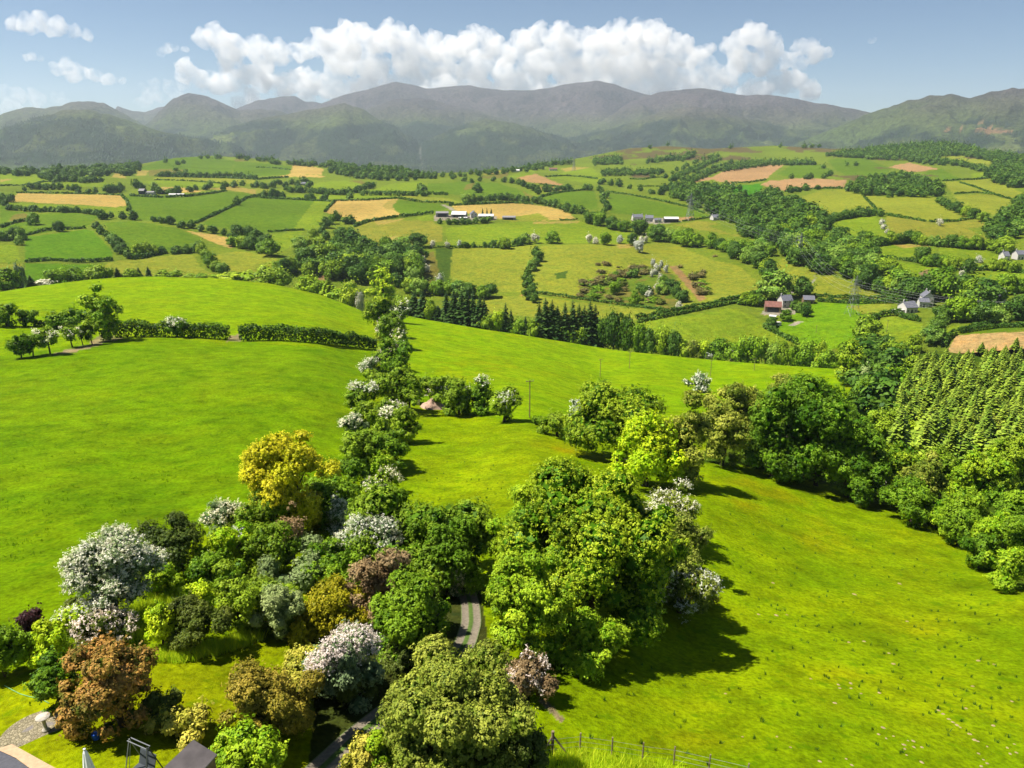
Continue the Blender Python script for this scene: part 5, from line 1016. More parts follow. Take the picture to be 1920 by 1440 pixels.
# bird bath
p = drape(87, 1372, .07); o = empty('bird_bath', p, 'pale stone bird bath standing on the cobbled circle', 'bird bath')
m = MB(); m.tube([(0,0,0),(0,0,.06),(0,0,.10),(0,0,.4),(0,0,.62),(0,0,.68)], [.17,.17,.10,.075,.085,.13], 16); m.build('pedestal', STONE, o, True)
m = MB(); m.tube([(0,0,.68),(0,0,.72),(0,0,.78),(0,0,.80)], [.12,.24,.31,.30], 20); m.build('bowl', STONE, o, True)
p = drape(119, 1364, .06); o = empty('stone_planter', p, 'small square brown planter at the edge of the cobbled circle', 'planter', None, .4)
m = MB(); m.box((0,0,.17), (.42,.34,.34)); m.build('box', BROWNW, o); m = MB(); m.box((0,0,.345), (.34,.26,.02)); m.build('soil', plain('soil', alb(90,72,54)), o)
# parasol
p = drape(179, 1494, 0); o = empty('parasol', p, 'closed white parasol standing on the lawn', 'parasol')
hp_ = 2.35; m = MB(); m.tube([(0,0,0),(0,0,hp_+.06)], .024, 8); m.build('pole', WOOD, o)
m = MB(); n = 16; prof = [(hp_, .035), (hp_-.12, .075), (hp_-.5, .13), (hp_-1.0, .19), (hp_-1.45, .235), (hp_-1.5, .20)]; vs = []
for z, r_ in prof: vs += [(math.cos(k*2*math.pi/n)*r_*(1+.16*(k % 2)), math.sin(k*2*math.pi/n)*r_*(1+.16*(k % 2)), z) for k in range(n)]
m.add(vs, [(i*n+k, i*n+(k+1) % n, (i+1)*n+(k+1) % n, (i+1)*n+k) for i in range(len(prof)-1) for k in range(n)]); m.build('canopy', FABW, o)
m = MB(); m.tube([(0,0,hp_+.02),(0,0,hp_+.07),(0,0,hp_+.1)], [.045,.05,.01], 8); m.build('finial', FABW, o); m = MB(); m.tube([(0,0,0),(0,0,.08),(0,0,.1)], [.26,.24,.05], 16); m.build('base', STONE, o)
# garden swing seat
g0 = drape(262, 1447, 0); a = at_z(242, 1386, g0.z+1.85); b = at_z(278, 1402, g0.z+1.85); ax = (b-a); Ls = ax.length; rz = math.atan2(ax.y, ax.x); mid_ = (a+b)/2
o = empty('swing_seat', (mid_.x, mid_.y, g0.z), 'garden swing seat with grey tubular frame and dark sling seat beside the shed', 'swing seat', None, rz)
m = MB(); h = Ls/2
for y in (-.09, .09): m.tube([(-h, y, 1.85), (h, y, 1.85)], .022, 6)
m.build('top_rail', STEEL, o)
for s in (-1, 1):
    for y in (-.55, .55):
        m = MB(); m.tube([(s*h, 0, 1.85), (s*(h+.05), y, .0)], .024, 6); m.build('leg', FABD if s > 0 else STEEL, o)
m = MB(); m.box((0, -.1, .48), (Ls*.82, .48, .04)); m.build('seat', FABD, o)
m = MB(); m.add([(-h*.82,.14,.5),(h*.82,.14,.5),(h*.82,.34,1.1),(-h*.82,.34,1.1),(-h*.82,.17,.5),(h*.82,.17,.5),(h*.82,.37,1.1),(-h*.82,.37,1.1)], [(0,1,2,3),(7,6,5,4),(0,4,5,1),(1,5,6,2),(2,6,7,3),(3,7,4,0)]); m.build('backrest', FABD, o)
for s in (-1, 1):
    m = MB(); m.tube([(s*h*.85, 0, 1.84), (s*h*.85, -.32, .5)], .012, 5); m.build('hanger', STEEL, o)
# garden shed with dark ridged roof
gz = drape(360, 1450, 0).z; P = [at_z(362, 1387, gz+2.15), at_z(407, 1415, gz+2.15), at_z(352, 1476, gz+2.0), at_z(300, 1446, gz+2.0)]
cen = sum(P, Vector())/4; o = empty('garden_shed', (cen.x, cen.y, gz), 'garden shed with dark grey corrugated roof at the foot of the variegated shrub', 'shed')
q = [p-Vector((cen.x, cen.y, gz)) for p in P]; m = MB(); vs = []; NR_ = 26
for i in range(NR_*2+1):
    f = i/(NR_*2); up = .035*(i % 2)
    for e in (q[0].lerp(q[1], f), q[3].lerp(q[2], f)): vs.append((e.x, e.y, e.z+up)); vs.append((e.x, e.y, e.z-.05))
fs = []
for i in range(NR_*2): b_ = i*4; fs += [(b_, b_+4, b_+6, b_+2), (b_+1, b_+3, b_+7, b_+5), (b_, b_+1, b_+5, b_+4), (b_+2, b_+6, b_+7, b_+3)]
fs += [(0, 2, 3, 1)]; b_ = NR_*8; fs += [(b_, b_+1, b_+3, b_+2)]; m.add(vs, fs); m.build('roof', plain('dark_roof_sheet', alb(150,142,138), .7, var=.2, scale=2), o)
m = MB(); w_ = [e*.9 for e in q]; m.add([(e.x, e.y, 0) for e in w_]+[(e.x, e.y, e.z*1.1-.07) for e in w_], [(0,1,5,4),(1,2,6,5),(2,3,7,6),(3,0,4,7),(4,5,6,7)]); m.build('wall', WOOD, o)
dcen = (w_[0]+w_[1])/2; dd_ = (w_[1]-w_[0]); m = MB(); m.box((dcen.x*1.012, dcen.y*1.012, .95), (.75, .05, 1.8), math.atan2(dd_.y, dd_.x)); m.build('door', BROWNW, o)
# blue bucket and hose
p = drape(181, 1387, 0); o = empty('bucket', p, 'blue plastic bucket in the shade under the russet bush', 'bucket'); m = MB(); m.tube([(0,0,0),(0,0,.28),(0,0,.30),(0,0,.32)], [.12,.165,.175,.17], 14); m.build('pail', BLUE, o)
m = MB(); m.tube([(-.17,0,.3),(-.12,0,.42),(0,0,.47),(.12,0,.42),(.17,0,.3)], .008, 5); m.build('handle', STEEL, o)
m = MB(); m.tube([drape(a_, b_, .03) for a_, b_ in ((8,1284),(22,1292),(38,1300),(55,1305),(76,1309),(92,1318))], .022, 6); tag(m.build('garden_hose', HOSE, None, True), 'pale green garden hose lying across the lawn corner', 'hose')
# fence along the bottom of the right field
PO = [(1014,1414),(1087,1407),(1147,1416),(1204,1426),(1263,1433),(1328,1448),(1400,1466)]
base = [drape(u, v, 0) for u, v in PO]; o = empty('wire_fence', base[2], 'wire fence on round wooden posts in front of the right field', 'fence')
for i, p in enumerate(base):
    m = MB(); q = p-base[2]; m.tube([q-Vector((0,0,.2)), q+Vector((.02*(i % 2), 0, 1.12))], [.042, .038], 8); m.build('post', WOOD, o)
p = drape(1036, 1409, 0)-base[2]
m = MB(); m.tube([p-Vector((0,0,.2)), p+Vector((0,0,1.3))], .075, 8); m.build('strainer_post', WOOD, o)
for dx_ in (-.55, .75): m = MB(); m.tube([p+Vector((dx_, -.15, .0)), p+Vector((0, 0, 1.05))], .045, 7); m.build('brace', WOOD, o)
for z in (.35, .65, .95): m = MB(); m.tube([q-base[2]+Vector((0,-.06,z)) for q in base], .008, 4); m.build('wire', STEEL, o)
# poles
def pole(label, u, vt, vb, arm=True, group='wooden line poles across the fields'):
    p = drape(u, vb, 0); dx_, dy_, dz_ = [float(x) for x in ray(u, vt)]; H = dz_/dy_*p.y-p.z; t_ = depth(p); r_ = max(.11, .22*t_/731)
    o = empty('line_pole', p, label, 'pole', group); m = MB(); m.tube([(0,0,-.3),(0,0,H)], [r_, r_*.75], 8); m.build('pole', WOOD, o)
    if arm:
        m = MB(); m.box((0, 0, H-.3), (1.5, .12, .12), .25); m.build('crossarm', WOOD, o)
        for x in (-.6, .6):
            m = MB(); m.tube([(x, x*.25, H-.24), (x, x*.25, H-.05)], .05, 6); m.build('insulator', STEEL, o)
pole('tall wooden line pole in the near field, beside the egg-shaped hawthorn', 993, 712, 786)
pole('short wooden pole with crossarm rising from the lane hedgerow', 707, 806, 862)
pole('wooden pole in the middle of the far field, left of a paler one', 1125, 673, 708)
pole('farther wooden pole just below the far field edge', 1180, 659, 691)
pole('wooden pole close above the lone white hawthorn', 1332, 675, 704)
pole('thin wooden pole near the right end of the far field', 1414, 672, 693)
pole('thin pole in the bright field under the caravan', 1530, 610, 624)
pole('thin pole in the small field right of the pylon', 1662, 600, 622)
# spoil heap and van
p = drape(810, 768, 0); r = np.random.default_rng(3); n = 26; vs = []; fs = []; Rh = 24*depth(p)/F; Hh = 1.9
for i in range(9):
    f = i/8
    for k in range(n):
        an = k*2*math.pi/n; jr = 1+.18*math.sin(3*an+1)+.1*r.normal(); vs.append((math.cos(an)*Rh*(1-f)*jr, math.sin(an)*Rh*.8*(1-f)*jr, Hh*(f**.8)*(1+.12*r.normal())*(1 if i else 0)-.05))
fs = [(i*n+k, i*n+(k+1) % n, (i+1)*n+(k+1) % n, (i+1)*n+k) for i in range(8) for k in range(n)]
m = MB(); m.add(vs, fs); o = m.build('spoil_heap', plain('pinkish_spoil', alb(196,164,140), .95, var=.4, scale=2, bump=.1), None, True, p); tag(o, 'pinkish heap of spoil and rubble beside the lane hedgerow', 'spoil heap')
def van(label, u, v, L, W, H, rz, mat, cat='van', name='van'):
    p = drape(u, v, 0); o = empty(name, p, label, cat, None, rz)
    m = MB(); hz = .28; x0, x1 = -L/2, L/2
    prof = [(x0, hz), (x1, hz), (x1, hz+.32*H), (x1-.12*L, hz+.5*H), (x1-.25*L, hz+.96*H), (x0+.04*L, hz+H), (x0, hz+.9*H)] if name == 'van' else [(x0+.05*L, hz), (x1-.05*L, hz), (x1, hz+.35*H), (x1-.06*L, hz+.95*H), (x0+.06*L, hz+H), (x0, hz+.35*H)]
    n = len(prof); m.add([(x, -W/2, z) for x, z in prof]+[(x, W/2, z) for x, z in prof], [tuple(range(n))[::-1], tuple(range(n, 2*n))]+[(k, (k+1) % n, n+(k+1) % n, n+k) for k in range(n)]); m.build('body', mat, o)
    for s in (-1, 1):
        m = MB(); m.box((-.05*L, s*(W/2+.006), hz+.7*H), (L*.45, .02, H*.26)); m.build('window', GLASS, o)
        for x in ((-.3*L, .3*L) if name == 'van' else (0,)):
            m = MB(); m.tube([(x, s*(W/2-.14), .28), (x, s*(W/2+.01), .28)], .28, 14); m.build('wheel', TYRE, o)
    m = MB(); m.box((x0-.006, 0, hz+.66*H), (.02, W*.7, H*.3)); m.build('rear_window', GLASS, o)
van('white van parked by the spoil heap, half hidden by the hedgerow', 780, 759, 3.6, 1.6, 1.45, R(95), WHITEW)
van('white caravan on the lower side of the red-roofed farm', 1456, 610, 5.2, 2.2, 2.1, R(15), WHITEW, 'caravan', 'caravan')
van('long white caravan beside the hedge of the white houses', 1681, 586, 5.5, 2.2, 2.0, R(-20), WHITEW, 'caravan', 'caravan')
van('white van in the yard between the white houses', 1693, 586, 4.2, 1.9, 1.9, R(10), WHITEW)
# houses and barns
def house(label, uL, uR, vb, h, d, roof, wall, rz=0.0, pitch=.55, name='house', chim=0, wins=0, cat=None, ridge='x', door=True, open_front=False):
    p = drape((uL+uR)/2, vb, -.1); t_ = depth(p); L = (uR-uL)*t_/F/max(.6, math.cos(rz)); o = empty(name, p, label, cat or name.split('_')[-1], None, rz)
    W = d; hr = (W if ridge == 'x' else L)/2*pitch
    p0 = Vector((0, W/2, 0))
    m = MB(); x, y = L/2, W/2
    if ridge == 'x': top = [(-x, -y, h), (x, -y, h), (x, y, h), (-x, y, h), (-x, 0, h+hr), (x, 0, h+hr)]; fs = [(0,1,7,6),(1,2,8,11,7),(2,3,9,8),(3,0,6,10,9)]
    else: top = [(-x, -y, h), (x, -y, h), (x, y, h), (-x, y, h), (0, -y, h+hr), (0, y, h+hr)]; fs = [(0,1,7,10,6),(1,2,8,7),(2,3,9,11,8),(3,0,6,9)]
    vs = [(-x, -y, 0), (x, -y, 0), (x, y, 0), (-x, y, 0), (0, 0, 0), (0, 0, 0)]+top
    vs = [(a, b+y, c) for a, b, c in vs]; m.add(vs, fs); m.build('wall', wall, o)
    m = MB(); e = .3; th = .18
    def slope(a, b, c, d_):
        m.add([a, b, c, d_]+[(v[0], v[1], v[2]+th) for v in (a, b, c, d_)], [(3,2,1,0),(4,5,6,7),(0,1,5,4),(1,2,6,5),(2,3,7,6),(3,0,4,7)])
    k = pitch*e
    if ridge == 'x': slope((-x-e, -e, h-k), (x+e, -e, h-k), (x+e, y, h+hr), (-x-e, y, h+hr)); slope((x+e, 2*y+e, h-k), (-x-e, 2*y+e, h-k), (-x-e, y, h+hr), (x+e, y, h+hr))
    else: slope((-x-e, -e, h-k), (-x-e, 2*y+e, h-k), (0, 2*y+e, h+hr), (0, -e, h+hr)); slope((x+e, 2*y+e, h-k), (x+e, -e, h-k), (0, -e, h+hr), (0, 2*y+e, h+hr))
    ro = m.build('roof', roof, o)
    for c in range(chim):
        m = MB(); cx = (-x+.5, x-.5)[c] if ridge == 'x' else 0; cy = y if ridge == 'x' else (.5, 2*y-.5)[c]; m.box((cx, cy, h+hr+.45), (.7, .6, 1.5)); m.build('chimney', wall, ro)
    if wins:
        for i in range(wins):
            for zz in ((1.4, 3.9) if h > 4.5 else (1.4,)):
                if zz == 1.4 and i == wins//2 and door: continue
                m = MB(); m.box((-x+(i+.5)*L/wins, -.02, zz), (1.1, .08, 1.2)); f_ = m.build('window', WHITEW, o); m = MB(); m.box((-x+(i+.5)*L/wins, -.07, zz), (.9, .04, 1.0)); m.build('pane', GLASS, f_)
        if door: m = MB(); m.box((-x+(wins//2+.5)*L/wins, -.03, 1.05), (1.0, .08, 2.1)); m.build('door', DARKM, o)
    if open_front: m = MB(); m.box((0, -.03, h*.42), (L*.7, .08, h*.84)); m.build('opening_shade', DARKM, o)  # near-black panel on the wall, painted shade for the barn's unlit inside
    return o
house('grey-roofed open barn at the left end of the farm with white roofs',818,841,407,4.5,10,GREYB,GREYB,R(8),.3,'farm_barn',open_front=True,cat='barn')
house('large white-roofed barn in the middle of the farm on the straw field',846,873,408,3.6,13,PALE,GREYB,R(-6),.45,'farm_barn',open_front=True,cat='barn')
house('small white-roofed lean-to in front of the large white-roofed barn',860,876,412,2.2,4,PALE,GREYB,R(4),.3,'farm_shed',cat='shed')
house('white gabled farmhouse between the white-roofed barns',883,895,409,4.8,8,SLATE,WHITEW,R(12),.8,'farmhouse',1,2,'house','y')
house('long pale-roofed barn at the right end of the white-roofed farm',897,925,411,3.6,10,PALE,GREYB,R(-3),.4,'farm_barn',open_front=True,cat='barn')
house('low grey barn standing apart to the right of the white-roofed farm',942,966,412,3,8,GREYB,GREYB,R(-5),.35,'farm_barn',open_front=True,cat='barn')
house('slate-roofed farmhouse at the left of the slate-roofed farm',1187,1206,414,4,8,SLATE,WHITEW,R(6),.7,'farmhouse',2,3,'house')
house('whitewashed slate-roofed cottage in the middle of the slate-roofed farm',1210,1224,416,4.2,8,SLATE,WHITEW,R(-10),.7,'farmhouse',1,2,'house')
house('small slate-roofed outbuilding next to the black barn',1227,1240,418,3,6,SLATE,STONE,R(8),.6,'outbuilding',0,2)
house('black barn with pale metal roof at the slate-roofed farm',1246,1272,418,4.2,10,PALE,DARKM,R(-4),.35,'farm_barn',open_front=True,cat='barn')
house('white bungalow at the edge of the right-hand wood',1337,1356,413,3,9,SLATE,WHITEW,R(10),.6,'bungalow',1,3)
house('small barn with pale roof in the bright green field',1367,1377,352,3.2,8,PALE,BROWNW,R(-8),.4,'field_barn',open_front=True,cat='barn')
house('pink-roofed house on the ridge behind the tan strip',1030,1045,320,4,9,REDROOF,WHITEW,0,.5,'ridge_house',1,3,'house')
house('pale low house on the ridge left of the pink-roofed one',962,974,322,3,9,PALE,WHITEW,0,.5,'ridge_house',1,2,'house')
house('tiny white house in the woods of the upper right ridge',1730,1739,293,5,8,SLATE,WHITEW,0,.8,'ridge_house',1,2,'house')
house('dark open barn of the far left farmstead',260,270,365,5,10,GREYB,DARKM,0,.5,'farm_barn',open_front=True,cat='barn')
house('low pale building beside the dark barn of the far left farmstead',272,288,365,3,7,GREYB,WHITEW,0,.4,'outbuilding',0,3)
house('white-roofed shed among the trees of the far left farmstead',298,306,364,3.6,8,PALE,DARKM,0,.4,'farm_shed',cat='shed')
house('long low pale-roofed shed at the right of the far left farmstead',316,344,367,1.8,7,PALE,WHITEW,0,.3,'farm_shed',cat='shed')
house('grey cottage half hidden in trees left of the valley wood',564,573,348,3.2,7,SLATE,STONE,0,.6,'cottage',1,2)
house('barn with rusty red roof below the white gabled cottage',1435,1463,586,3.6,8,REDROOF,BROWNW,R(-14),.65,'farm_barn',open_front=True,cat='barn')
house('white gabled cottage with slate roof behind the red-roofed barn',1466,1486,577,4.8,6.5,SLATE,WHITEW,R(12),.9,'cottage',1,2)
house('brown stone outbuilding behind the big round track-side tree',1507,1526,570,3,6,SLATE,BROWNW,R(-10),.7,'outbuilding',0,2)
house('small white shed above the white caravan',1443,1453,598,1.9,3,PALE,WHITEW,R(-25),.3,'garden_hut',cat='hut')
house('tall white house with twin gables near the right edge of the valley',1730,1748,574,5.8,7,SLATE,WHITEW,R(-12),.95,'white_house',2,3,'house','y')
house('lower white wing in front of the tall white house',1724,1740,576,3.6,5,SLATE,WHITEW,R(-12),.7,'white_house',0,3,'house')
house('grey-roofed house left of the tall white house',1698,1721,586,3.4,8,SLATE,WHITEW,R(10),.7,'white_house',1,3,'house')
house('grey stone house with two chimneys in the valley trees on the right',1861,1885,569,4.4,8,SLATE,STONE,R(-8),.8,'stone_house',2,3,'house')
house('white cottage end showing at the right edge above the meadows',1882,1892,491,4,7,SLATE,WHITEW,0,.8,'cottage',1,2)
house('white house farthest to the right above the meadows',1907,1925,488,4,7,SLATE,WHITEW,0,.7,'white_house',1,3,'house')
# pylons and their line
def bar(m, a, b, r_): m.tube([a, b], r_, 4, False)
def pylon(label, u, vt, vb, rz=.5):
    p = drape(u, vb, 0); dx_, dy_, dz_ = [float(x) for x in ray(u, vt)]; H = dz_/dy_*p.y-p.z; o = empty('electricity_pylon', p, label, 'pylon', 'lattice pylons crossing the valley', rz)
    th = min(.16, max(.07, .14*depth(p)/731)); lv = [0, .22, .40, .55, .67, .78, .88, 1.0]
    def hw(f): return H*(.115*(1-f)**1.25+.012*(f < 1))
    def c(f, i): s = hw(f); return Vector(((-s, s, s, -s)[i], (-s, -s, s, s)[i], H*f))
    for i in range(4):
        m = MB(); m.tube([c(f, i) for f in lv], th*1.3, 4); m.build('leg', STEEL, o)
    m = MB()
    for f, g_ in zip(lv[:-1], lv[1:]):
        for i in range(4):
            j = (i+1) % 4; bar(m, c(f, i), c(g_, j), th*.7); bar(m, c(f, j), c(g_, i), th*.7)
            bar(m, c(g_, i), c(g_, j), th*.7)
    m.build('bracing', STEEL, o)
    tips = []
    for f, w_ in ((.60, .155), (.73, .19), (.86, .145)):
        for s in (-1, 1):
            m = MB(); tip = Vector((s*H*w_, 0, H*f+.01*H)); tips.append(tip)
            for y in (-1, 1): bar(m, Vector((s*hw(f), y*hw(f), H*f)), tip, th*.8); bar(m, Vector((s*hw(f), y*hw(f), H*(f+.045))), tip, th*.6)
            m.build('crossarm', STEEL, o)
    M = Matrix.Translation(p) @ Matrix.Rotation(rz, 4, 'Z')
    for tip in tips:
        m = MB(); m.tube([tip, tip-Vector((0, 0, H*.045))], th*1.1, 5); m.build('insulator', GLASS if 0 else WHITEW, o)
    return [M @ (t_-Vector((0, 0, H*.045))) for t_ in tips]
T3 = pylon('farthest lattice pylon, behind the slate-roofed farm', 1293, 362, 414, .3)
T2 = pylon('middle lattice pylon standing in the right-hand wood', 1497, 436, 492, .25)
T1 = pylon('nearest lattice pylon on the bright field by the white houses', 1597, 516, 590, .2)
T0 = pylon('faint small lattice pylon on the skyline left of the high pasture', 1076, 296, 320, .3)
off = T1[0]-T2[0]; TE = [t_+Vector((95, -70, 4)) for t_ in T1]
CAB = plain('aluminium_cable', alb(186,186,184), .4, .3, .1)
for lab, A_, B_ in (('six power cables between the farthest and the middle pylon', T3, T2), ('six power cables between the middle and the nearest pylon', T2, T1), ('six power cables leaving the nearest pylon towards the plantation', T1, TE)):
    o = empty('power_line', A_[0], lab, 'power line', 'power cables of the pylon line')
    for a, b in zip(A_, B_):
        m = MB(); n = 14; m.tube([a.lerp(b, k/n)-A_[0]-Vector((0, 0, 5.5*4*(k/n)*(1-k/n))) for k in range(n+1)], .03, 4, False); m.build('cable', CAB, o)
# molehills
MH = [(540,1065),(657,1090),(662,1105),(710,1085),(710,1105),(752,1128),(642,1172),(180,1130),(845,1278),(825,1305),(858,1322),(888,1312),(950,1330),(933,1348),(936,1365),(944,1390),(972,1332),(975,1357),(1008,1357),(1008,1420),(578,1415),(690,1405),(1080,1200),(1097,1215),(1122,1237),(1140,1250),(1158,1263),(1172,1272),(1210,1300),(1230,1325),(1245,1330),(1248,1380),(1270,1405),(1285,1420),(1260,1432),(1285,1352),(1370,1357),(1382,1382),(1408,1377),(1400,1342),(715,1432),(1225,1095),(1248,985),(1315,1000),(870,957),(765,908),(700,912),(890,1003),(253,1307),(398,1310),(455,1355),(725,710),(380,660),(915,665),(948,820),(1310,1265),(1195,1190),(1390,1160),(830,1125),(320,790),(395,795),(440,792)]
MSOIL = plain('molehill_soil', alb(176,152,108), .95, var=.35, scale=6); mhm = []
for s in range(3):
    r = np.random.default_rng(s); n = 12; m = MB(); vs = [(math.cos(k*2*math.pi/n)*f*(1+.15*r.normal()), math.sin(k*2*math.pi/n)*f*(1+.15*r.normal()), z) for f, z in ((1, -.12), (.75, .25), (.4, .5)) for k in range(n)]+[(0, 0, .58)]
    m.add(vs, [(i*n+k, i*n+(k+1) % n, (i+1)*n+(k+1) % n, (i+1)*n+k) for i in range(2) for k in range(n)]+[(2*n+k, 2*n+(k+1) % n, 3*n) for k in range(n)])
    me = bpy.data.meshes.new('molehill'); me.from_pydata(m.v, [], m.f); me.materials.append(MSOIL); mhm.append(me)
r = random.Random(4)
for x, y in MH:
    u, v = x/2.25+1280, y/2.25+800
    if v > 1438 or u > 1918: continue
    p = drape(u, v, 0); t_ = depth(p); s = r.uniform(2.0, 3.7)*t_/F
    o = link('molehill', mhm[r.randrange(3)], None, None, p); o.scale = (s, s*1.2, s*.5); o.rotation_euler = (0, 0, r.uniform(0, 6)); tag(o, 'low pale molehill of dry soil scattered in the right field', 'molehill', 'molehills in the right field')
# ---------------------------------------------------------------- long grass, thistles, tufts
def blades(name, label, spots, hmin, hmax, per, spread, mat, wid=.018):
    r = np.random.default_rng(len(spots)); B0 = np.repeat(np.array([tuple(p) for p in spots]), per, 0); n = len(B0)
    B0[:, :2] += r.normal(0, spread, (n, 2)); h_ = r.uniform(hmin, hmax, n)[:, None]; an = r.uniform(0, 6.28, n); sd = np.stack([np.cos(an), np.sin(an), 0*an], -1)*(wid*h_/hmax); ln = np.stack([r.normal(0, .28, n), r.normal(0, .28, n), np.ones(n)], -1)*h_
    V = np.stack([B0-sd, B0+sd, B0+ln*.6+sd*.7, B0+ln*1.0], 1).reshape(-1, 3); tone = np.clip(r.normal(.5, .25, n), 0, 1)
    return tag(link(name, np_mesh(name, V, np.arange(n*4).reshape(-1, 4), tone=tone), mat), label, 'grass', kind='stuff')
def scatter(poly, n, seed, bias=None):
    r = np.random.default_rng(seed); P = []; us = [q[0] for q in poly]; vs_ = [q[1] for q in poly]
    while len(P) < n:
        u = r.uniform(min(us), max(us)); v = r.uniform(min(vs_), max(vs_))
        if inpoly(np.array([u]), np.array([v]), poly)[0]: P.append((u, v))
    return [drape(u, v, 0) for u, v in P]
FM['meadow'] = foliage_mat('long_grass', (130,170,16), (210,216,60), .45, 1.25); FM['tuft'] = foliage_mat('rank_grass', (70,120,14), (120,160,20), .3, .6); FM['thistle'] = foliage_mat('thistle', (40,84,24), (84,128,44), .2, .8)
blades('long_grass', 'tall pale grass standing in front of the wire fence', scatter([(1005,1420),(1100,1412),(1250,1440),(1330,1460),(1330,1500),(1000,1500)], 900, 1), .25, .6, 14, .10, FM['meadow'])
blades('long_grass', 'tall bright grass edging the lawn round the shrubs', scatter([(275,1218),(340,1222),(420,1208),(480,1183),(492,1200),(420,1228),(335,1245),(285,1240)], 700, 2)+scatter([(225,1150),(300,1090),(345,1100),(300,1180),(235,1215)], 500, 3)+scatter([(60,1240),(150,1200),(240,1212),(200,1240),(100,1250)], 400, 4), .3, .7, 12, .12, FM['meadow'])
th = scatter([(1330,960),(1480,960),(1800,1080),(1900,1180),(1918,1400),(1500,1300),(1350,1080)], 330, 5)+scatter([(790,870),(900,850),(950,900),(900,1010),(800,950)], 60, 6)+scatter([(1040,1250),(1900,1200),(1918,1438),(1100,1438)], 130, 8)
blades('thistles', 'dark green thistles dotted over the grazed fields', th[::2], .12, .32, 10, .05, FM['thistle'], .03)
lt = scatter([(0,700),(660,700),(640,800),(440,900),(380,930),(120,1000),(0,1100)], 900, 9)+scatter([(0,540),(300,525),(680,590),(690,640),(230,625),(0,560)], 150, 10)
blades('grass_tufts', 'darker rank tufts all over the left hill pasture', lt[::2], .08, .2, 14, .28, FM['tuft'], .04)
# ================================================================ sky, air, light, camera
print("t", time.time()-_T0)
w = bpy.data.worlds.new('World'); scene.world = w; w.use_nodes = True
nt = w.node_tree; nt.nodes.clear()
sky = nt.nodes.new('ShaderNodeTexSky'); sky.sky_type = 'NISHITA'; sky.sun_disc = False
sky.sun_elevation = SUN_EL; sky.sun_rotation = math.atan2(SUN.x, SUN.y)
sky.altitude = 2200; sky.air_density = 1.0; sky.dust_density = .15; sky.ozone_density = 3.5
bg = nt.nodes.new('ShaderNodeBackground'); bg.inputs['Strength'].default_value = .05
wo = nt.nodes.new('ShaderNodeOutputWorld'); nt.links.new(sky.outputs[0], bg.inputs[0]); nt.links.new(bg.outputs[0], wo.inputs[0])
sl = bpy.data.lights.new('sun', 'SUN'); sl.energy = 5.0; sl.angle = R(.53); sl.color = (1, .95, .87)
so = bpy.data.objects.new('sun', sl); COL.objects.link(so); so.rotation_euler = SUN.to_track_quat('Z', 'Y').to_euler()
cam = bpy.data.cameras.new('camera'); co = bpy.data.objects.new('camera', cam); COL.objects.link(co)
cam.sensor_fit = 'HORIZONTAL'; cam.sensor_width = 36; cam.lens = 36*F/1920; cam.clip_start = .5; cam.clip_end = 60000
co.rotation_euler = (R(90)-PITCH, 0, 0); scene.camera = co
# the air: one box of even pale haze around camera and land
t = NT('haze'); t.t.links.new(t.n('ShaderNodeVolumePrincipled', {'Color': (.76, .87, 1, 1), 'Density': HAZE_D, 'Anisotropy': .25}).outputs[0], t.out.inputs['Volume'])
b = MB(); zt = float(Mv[..., 2].max())+25; b.box((0, 6350, (zt-280)/2), (26000, 13100, zt+280))
tag(b.build('haze', t.m), 'pale summer haze lying over the whole valley', 'haze', kind='stuff')
scene.view_settings.view_transform = 'Standard'; scene.view_settings.look = 'None'; scene.view_settings.exposure = EXPO; scene.view_settings.gamma = 1
scene.render.engine = 'CYCLES'
scene.cycles.max_bounces = 16; scene.cycles.diffuse_bounces = 1; scene.cycles.glossy_bounces = 1; scene.cycles.transmission_bounces = 2; scene.cycles.transparent_max_bounces = 4
scene.cycles.volume_bounces = 14; scene.cycles.caustics_reflective = False; scene.cycles.caustics_refractive = False
scene.cycles.use_denoising = True
# ---------------------------------------------------------------- clouds: puffs of spheres turned into volumes
def vapour(name, dens, lo, hi):
    t = NT(name); g = t.n('ShaderNodeNewGeometry').outputs['Position']
    n = t.noise(g, .0040, 5, .6); d = t.math('MULTIPLY', t.ramp(n, [(lo, 0), (hi, 1)]), dens)
    t.t.links.new(t.n('ShaderNodeVolumePrincipled', {'Color': (1, .99, .975, 1), 'Density': d, 'Anisotropy': .2}).outputs[0], t.out.inputs['Volume'])
    t.m.cycles.volume_step_rate = STEP; return t.m
STEP = .06
VAP = vapour('cloud_vapour', .0075, .37, .68); THIN = vapour('thin_vapour', .003, .42, .68)
import bmesh
_b = bmesh.new(); bmesh.ops.create_icosphere(_b, subdivisions=2, radius=1); ICO_V = np.array([tuple(x.co) for x in _b.verts]); ICO_F = np.array([[y.index for y in f.verts] for f in _b.faces]); _b.free()
